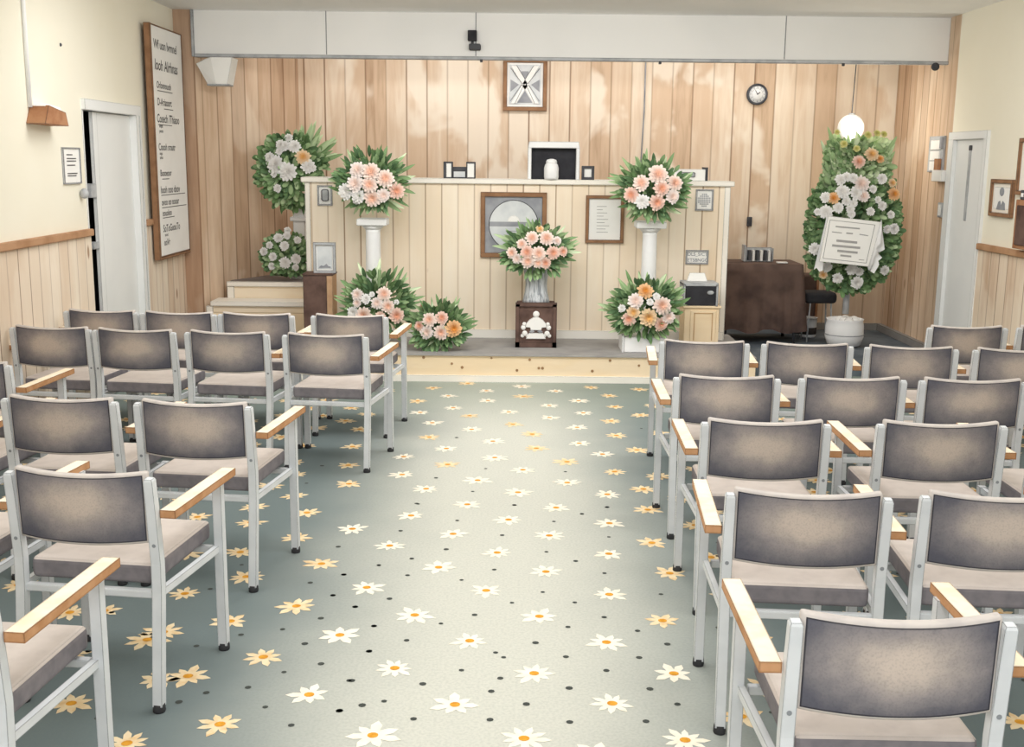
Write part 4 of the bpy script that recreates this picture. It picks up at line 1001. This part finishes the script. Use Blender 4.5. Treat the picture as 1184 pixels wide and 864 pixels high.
t = thing('wall_light', 'orange brown wooden uplighter on the upper left wall', 'wall light', (XL, 7.28, 2.04))
m = MB(); m.prism([(-.17, -.05), (.20, -.055), (.165, .03), (-.10, .065)], 0, .12, M=Matrix.Rotation(PI / 2, 4, 'Z') @ Matrix.Diagonal((1, -1, 1, 1)))
m.build('wooden_shade', M['lampwood'], t)
m = MB(); m.prism([(-.11, .06), (.165, .025), (.13, .06), (-.07, .075)], .01, .10, M=Matrix.Rotation(PI / 2, 4, 'Z') @ Matrix.Diagonal((1, -1, 1, 1)))
m.build('glass_top', M['globe'], t)
tag(MB().tube([(XL + .012, 7.16, 2.09), (XL + .012, 7.16, ZC)], .014, 8).build('cable_conduit', M['column']), 'thin white conduit rising from the uplighter on the left wall', 'conduit')
t = frame('paper_notice', 'small white notice with grey lines beside the open door', (XL, 7.78, 1.73), .30, .245, .008, M['silver'], M['paper'], rot=(0, 0, PI / 2), cat='notice', depth=.015)
m = MB()
for z, w_ in ((.07, .10), (.045, .16), (.028, .16), (.0, .14), (-.055, .17), (-.07, .15)): m.box(-.08, -.08 + w_, -.009, -.006, z, z + .007)
m.build('text_line', M['ink'], t)
tag(MB().ball((XL + .03, 7.92, 1.54), .03, 0, (1, 1, 1.2), 14, 10).tube([(XL, 7.92, 1.54), (XL + .03, 7.92, 1.54)], .014, 8).build('wall_button', M['silver']), 'small round grey knob on the wall beside the open door', 'knob')
tag(MB().ball((XL, 7.73, 2.52), .012, 0, (1, 1, 1), 8, 6).build('wall_hook', M['charcoal']), 'tiny dark hook on the cream wall above the notice', 'hook')

# right wall things
RW = (0, 0, -PI / 2)
t = frame('framed_portrait', 'brown framed picture with a grey sketch to the right of the closed door', (XR, 8.9, 1.545), .40, .29, .03, M['frame'], M['paper'], rot=RW, mat=M['ledge'], matw=.03)
m = MB(); m.ball((.0, -.018, .05), .035, 0, (1.2, .1, 1), 12, 8); m.prism([(-.08, -.09), (-.05, -.03), (-.02, -.02), (.0, -.055), (.03, -.02), (.07, -.04), (.08, -.09)], -.019, -.016); m.build('sketch', M['greypic'], t)
t = frame('framed_board', 'brown framed pale board partly cut by the right edge', (XR, 8.10, 1.79), 1.10, .42, .03, M['frame'], M['ledge'], rot=RW)
t = thing('wall_cabinet', 'brown wooden box fixed on the right wall under the framed board', 'cabinet', (XR, 8.0, 1.38))
MB().box(-.10, 0, -.45, .45, -.19, .17, bev=.005).build('body', M['lampwood'], t)
MB().box(-.112, -.10, -.40, .40, -.16, .13, bev=.004).build('door_panel', M['brown'], t)
tag(MB().box(-.04, .04, -.045, .045, 0, .07, bev=.006).box(-.045, -.04, -.02, .02, .02, .05, mi=1).build('small_box', [M['charcoal'], M['paper']], None, (XR - .05, 8.37, 1.55)), 'tiny dark patterned box on top of the brown wall cabinet', 'box')
t = thing('notice_holder', 'grey framed rack of papers on the boarded wall beside the closed door', 'notice holder', (XR, 10.37, 1.89))
MB().box(-.02, 0, -.18, .18, -.16, .16, bev=.004).build('frame', M['silver'], t)
for z in (.075, -.02, -.11): MB().box(-.035, -.02, -.13, .10, z - .035, z + .05).build('paper', M['paper'], t)
MB().box(-.05, -.02, -.16, -.06, -.15, -.04, bev=.004).build('brown_packet', M['lampwood'], t)
MB().box(-.04, -.02, -.17, -.13, .05, .15).build('dark_clip', M['greypic'], t)
t = thing('junction_box', 'white box on the boarded wall under the paper rack', 'box', (XR, 10.2, 1.70))
MB().box(-.06, 0, -.12, .12, -.05, .05, bev=.005).build('body', M['paper'], t)
t = thing('wall_switch', 'small grey switch box beside the closed door frame', 'switch', (XR, 10.13, 1.40))
MB().box(-.03, 0, -.06, .06, -.065, .065, bev=.005).build('plate', M['silver'], t)
MB().box(-.038, -.03, -.03, .03, -.05, .05, bev=.003).build('rocker', M['paper'], t)

# ---------------------------------------------------------------- light
wd = bpy.data.worlds.new('World'); scene.world = wd; wd.use_nodes = True
bg = wd.node_tree.nodes['Background']; bg.inputs[0].default_value = (.97, .985, 1, 1); bg.inputs[1].default_value = WORLD
def area(name, loc, rot, sx, sy, e, col=(1, .99, .985)):
    l = bpy.data.lights.new(name, 'AREA'); l.shape = 'RECTANGLE'; l.size = sx; l.size_y = sy; l.energy = e; l.color = col
    o = bpy.data.objects.new(name, l); COL.objects.link(o); o.location = loc; o.rotation_euler = rot
for lx in (-1.7, 2.3):
    for ly in (1.0, 4.2, 7.2): area('ceiling_fill', (lx, ly, ZC - .04), (0, 0, 0), 1.4, 1.4, CEIL)  # unseen fill panels added under the ceiling to light the room
for ly in (1.0, 4.2, 7.2): area('ceiling_fill', (.1, ly, ZC - .04), (0, 0, 0), .9, 1.6, AISLE)  # more unseen panels, added to brighten the aisle
area('stage_fill', (.4, 6.9, ZC - .12), (math.radians(68), 0, 0), 5.0, .3, STAGE_FILL)  # unseen light added to brighten the beam, partition and stage
area('alcove_fill', (.5, 10.75, ZC - .06), (math.radians(38), 0, 0), 5.2, .3, ALC)  # unseen strip added behind the beam to brighten the back wall
pl = bpy.data.lights.new('globe_light', 'POINT'); pl.energy = 14; pl.color = (1, .93, .82); pl.shadow_soft_size = .13
o = bpy.data.objects.new('globe_light', pl); COL.objects.link(o); o.location = (3.17, 10.68, 2.10)

# ---------------------------------------------------------------- camera
cam = bpy.data.cameras.new('camera'); co = bpy.data.objects.new('camera', cam); COL.objects.link(co)
cam.sensor_fit = 'HORIZONTAL'; cam.sensor_width = 36.0; cam.lens = 36.0 * 1300.0 / 1184.0
cam.clip_start = .05; cam.clip_end = 100
co.location = (0, 0, 1.8)
co.rotation_euler = (Matrix.Rotation(math.radians(90 - 10.76), 3, 'X') @ Matrix.Rotation(math.radians(.6), 3, 'Z')).to_euler()
scene.camera = co
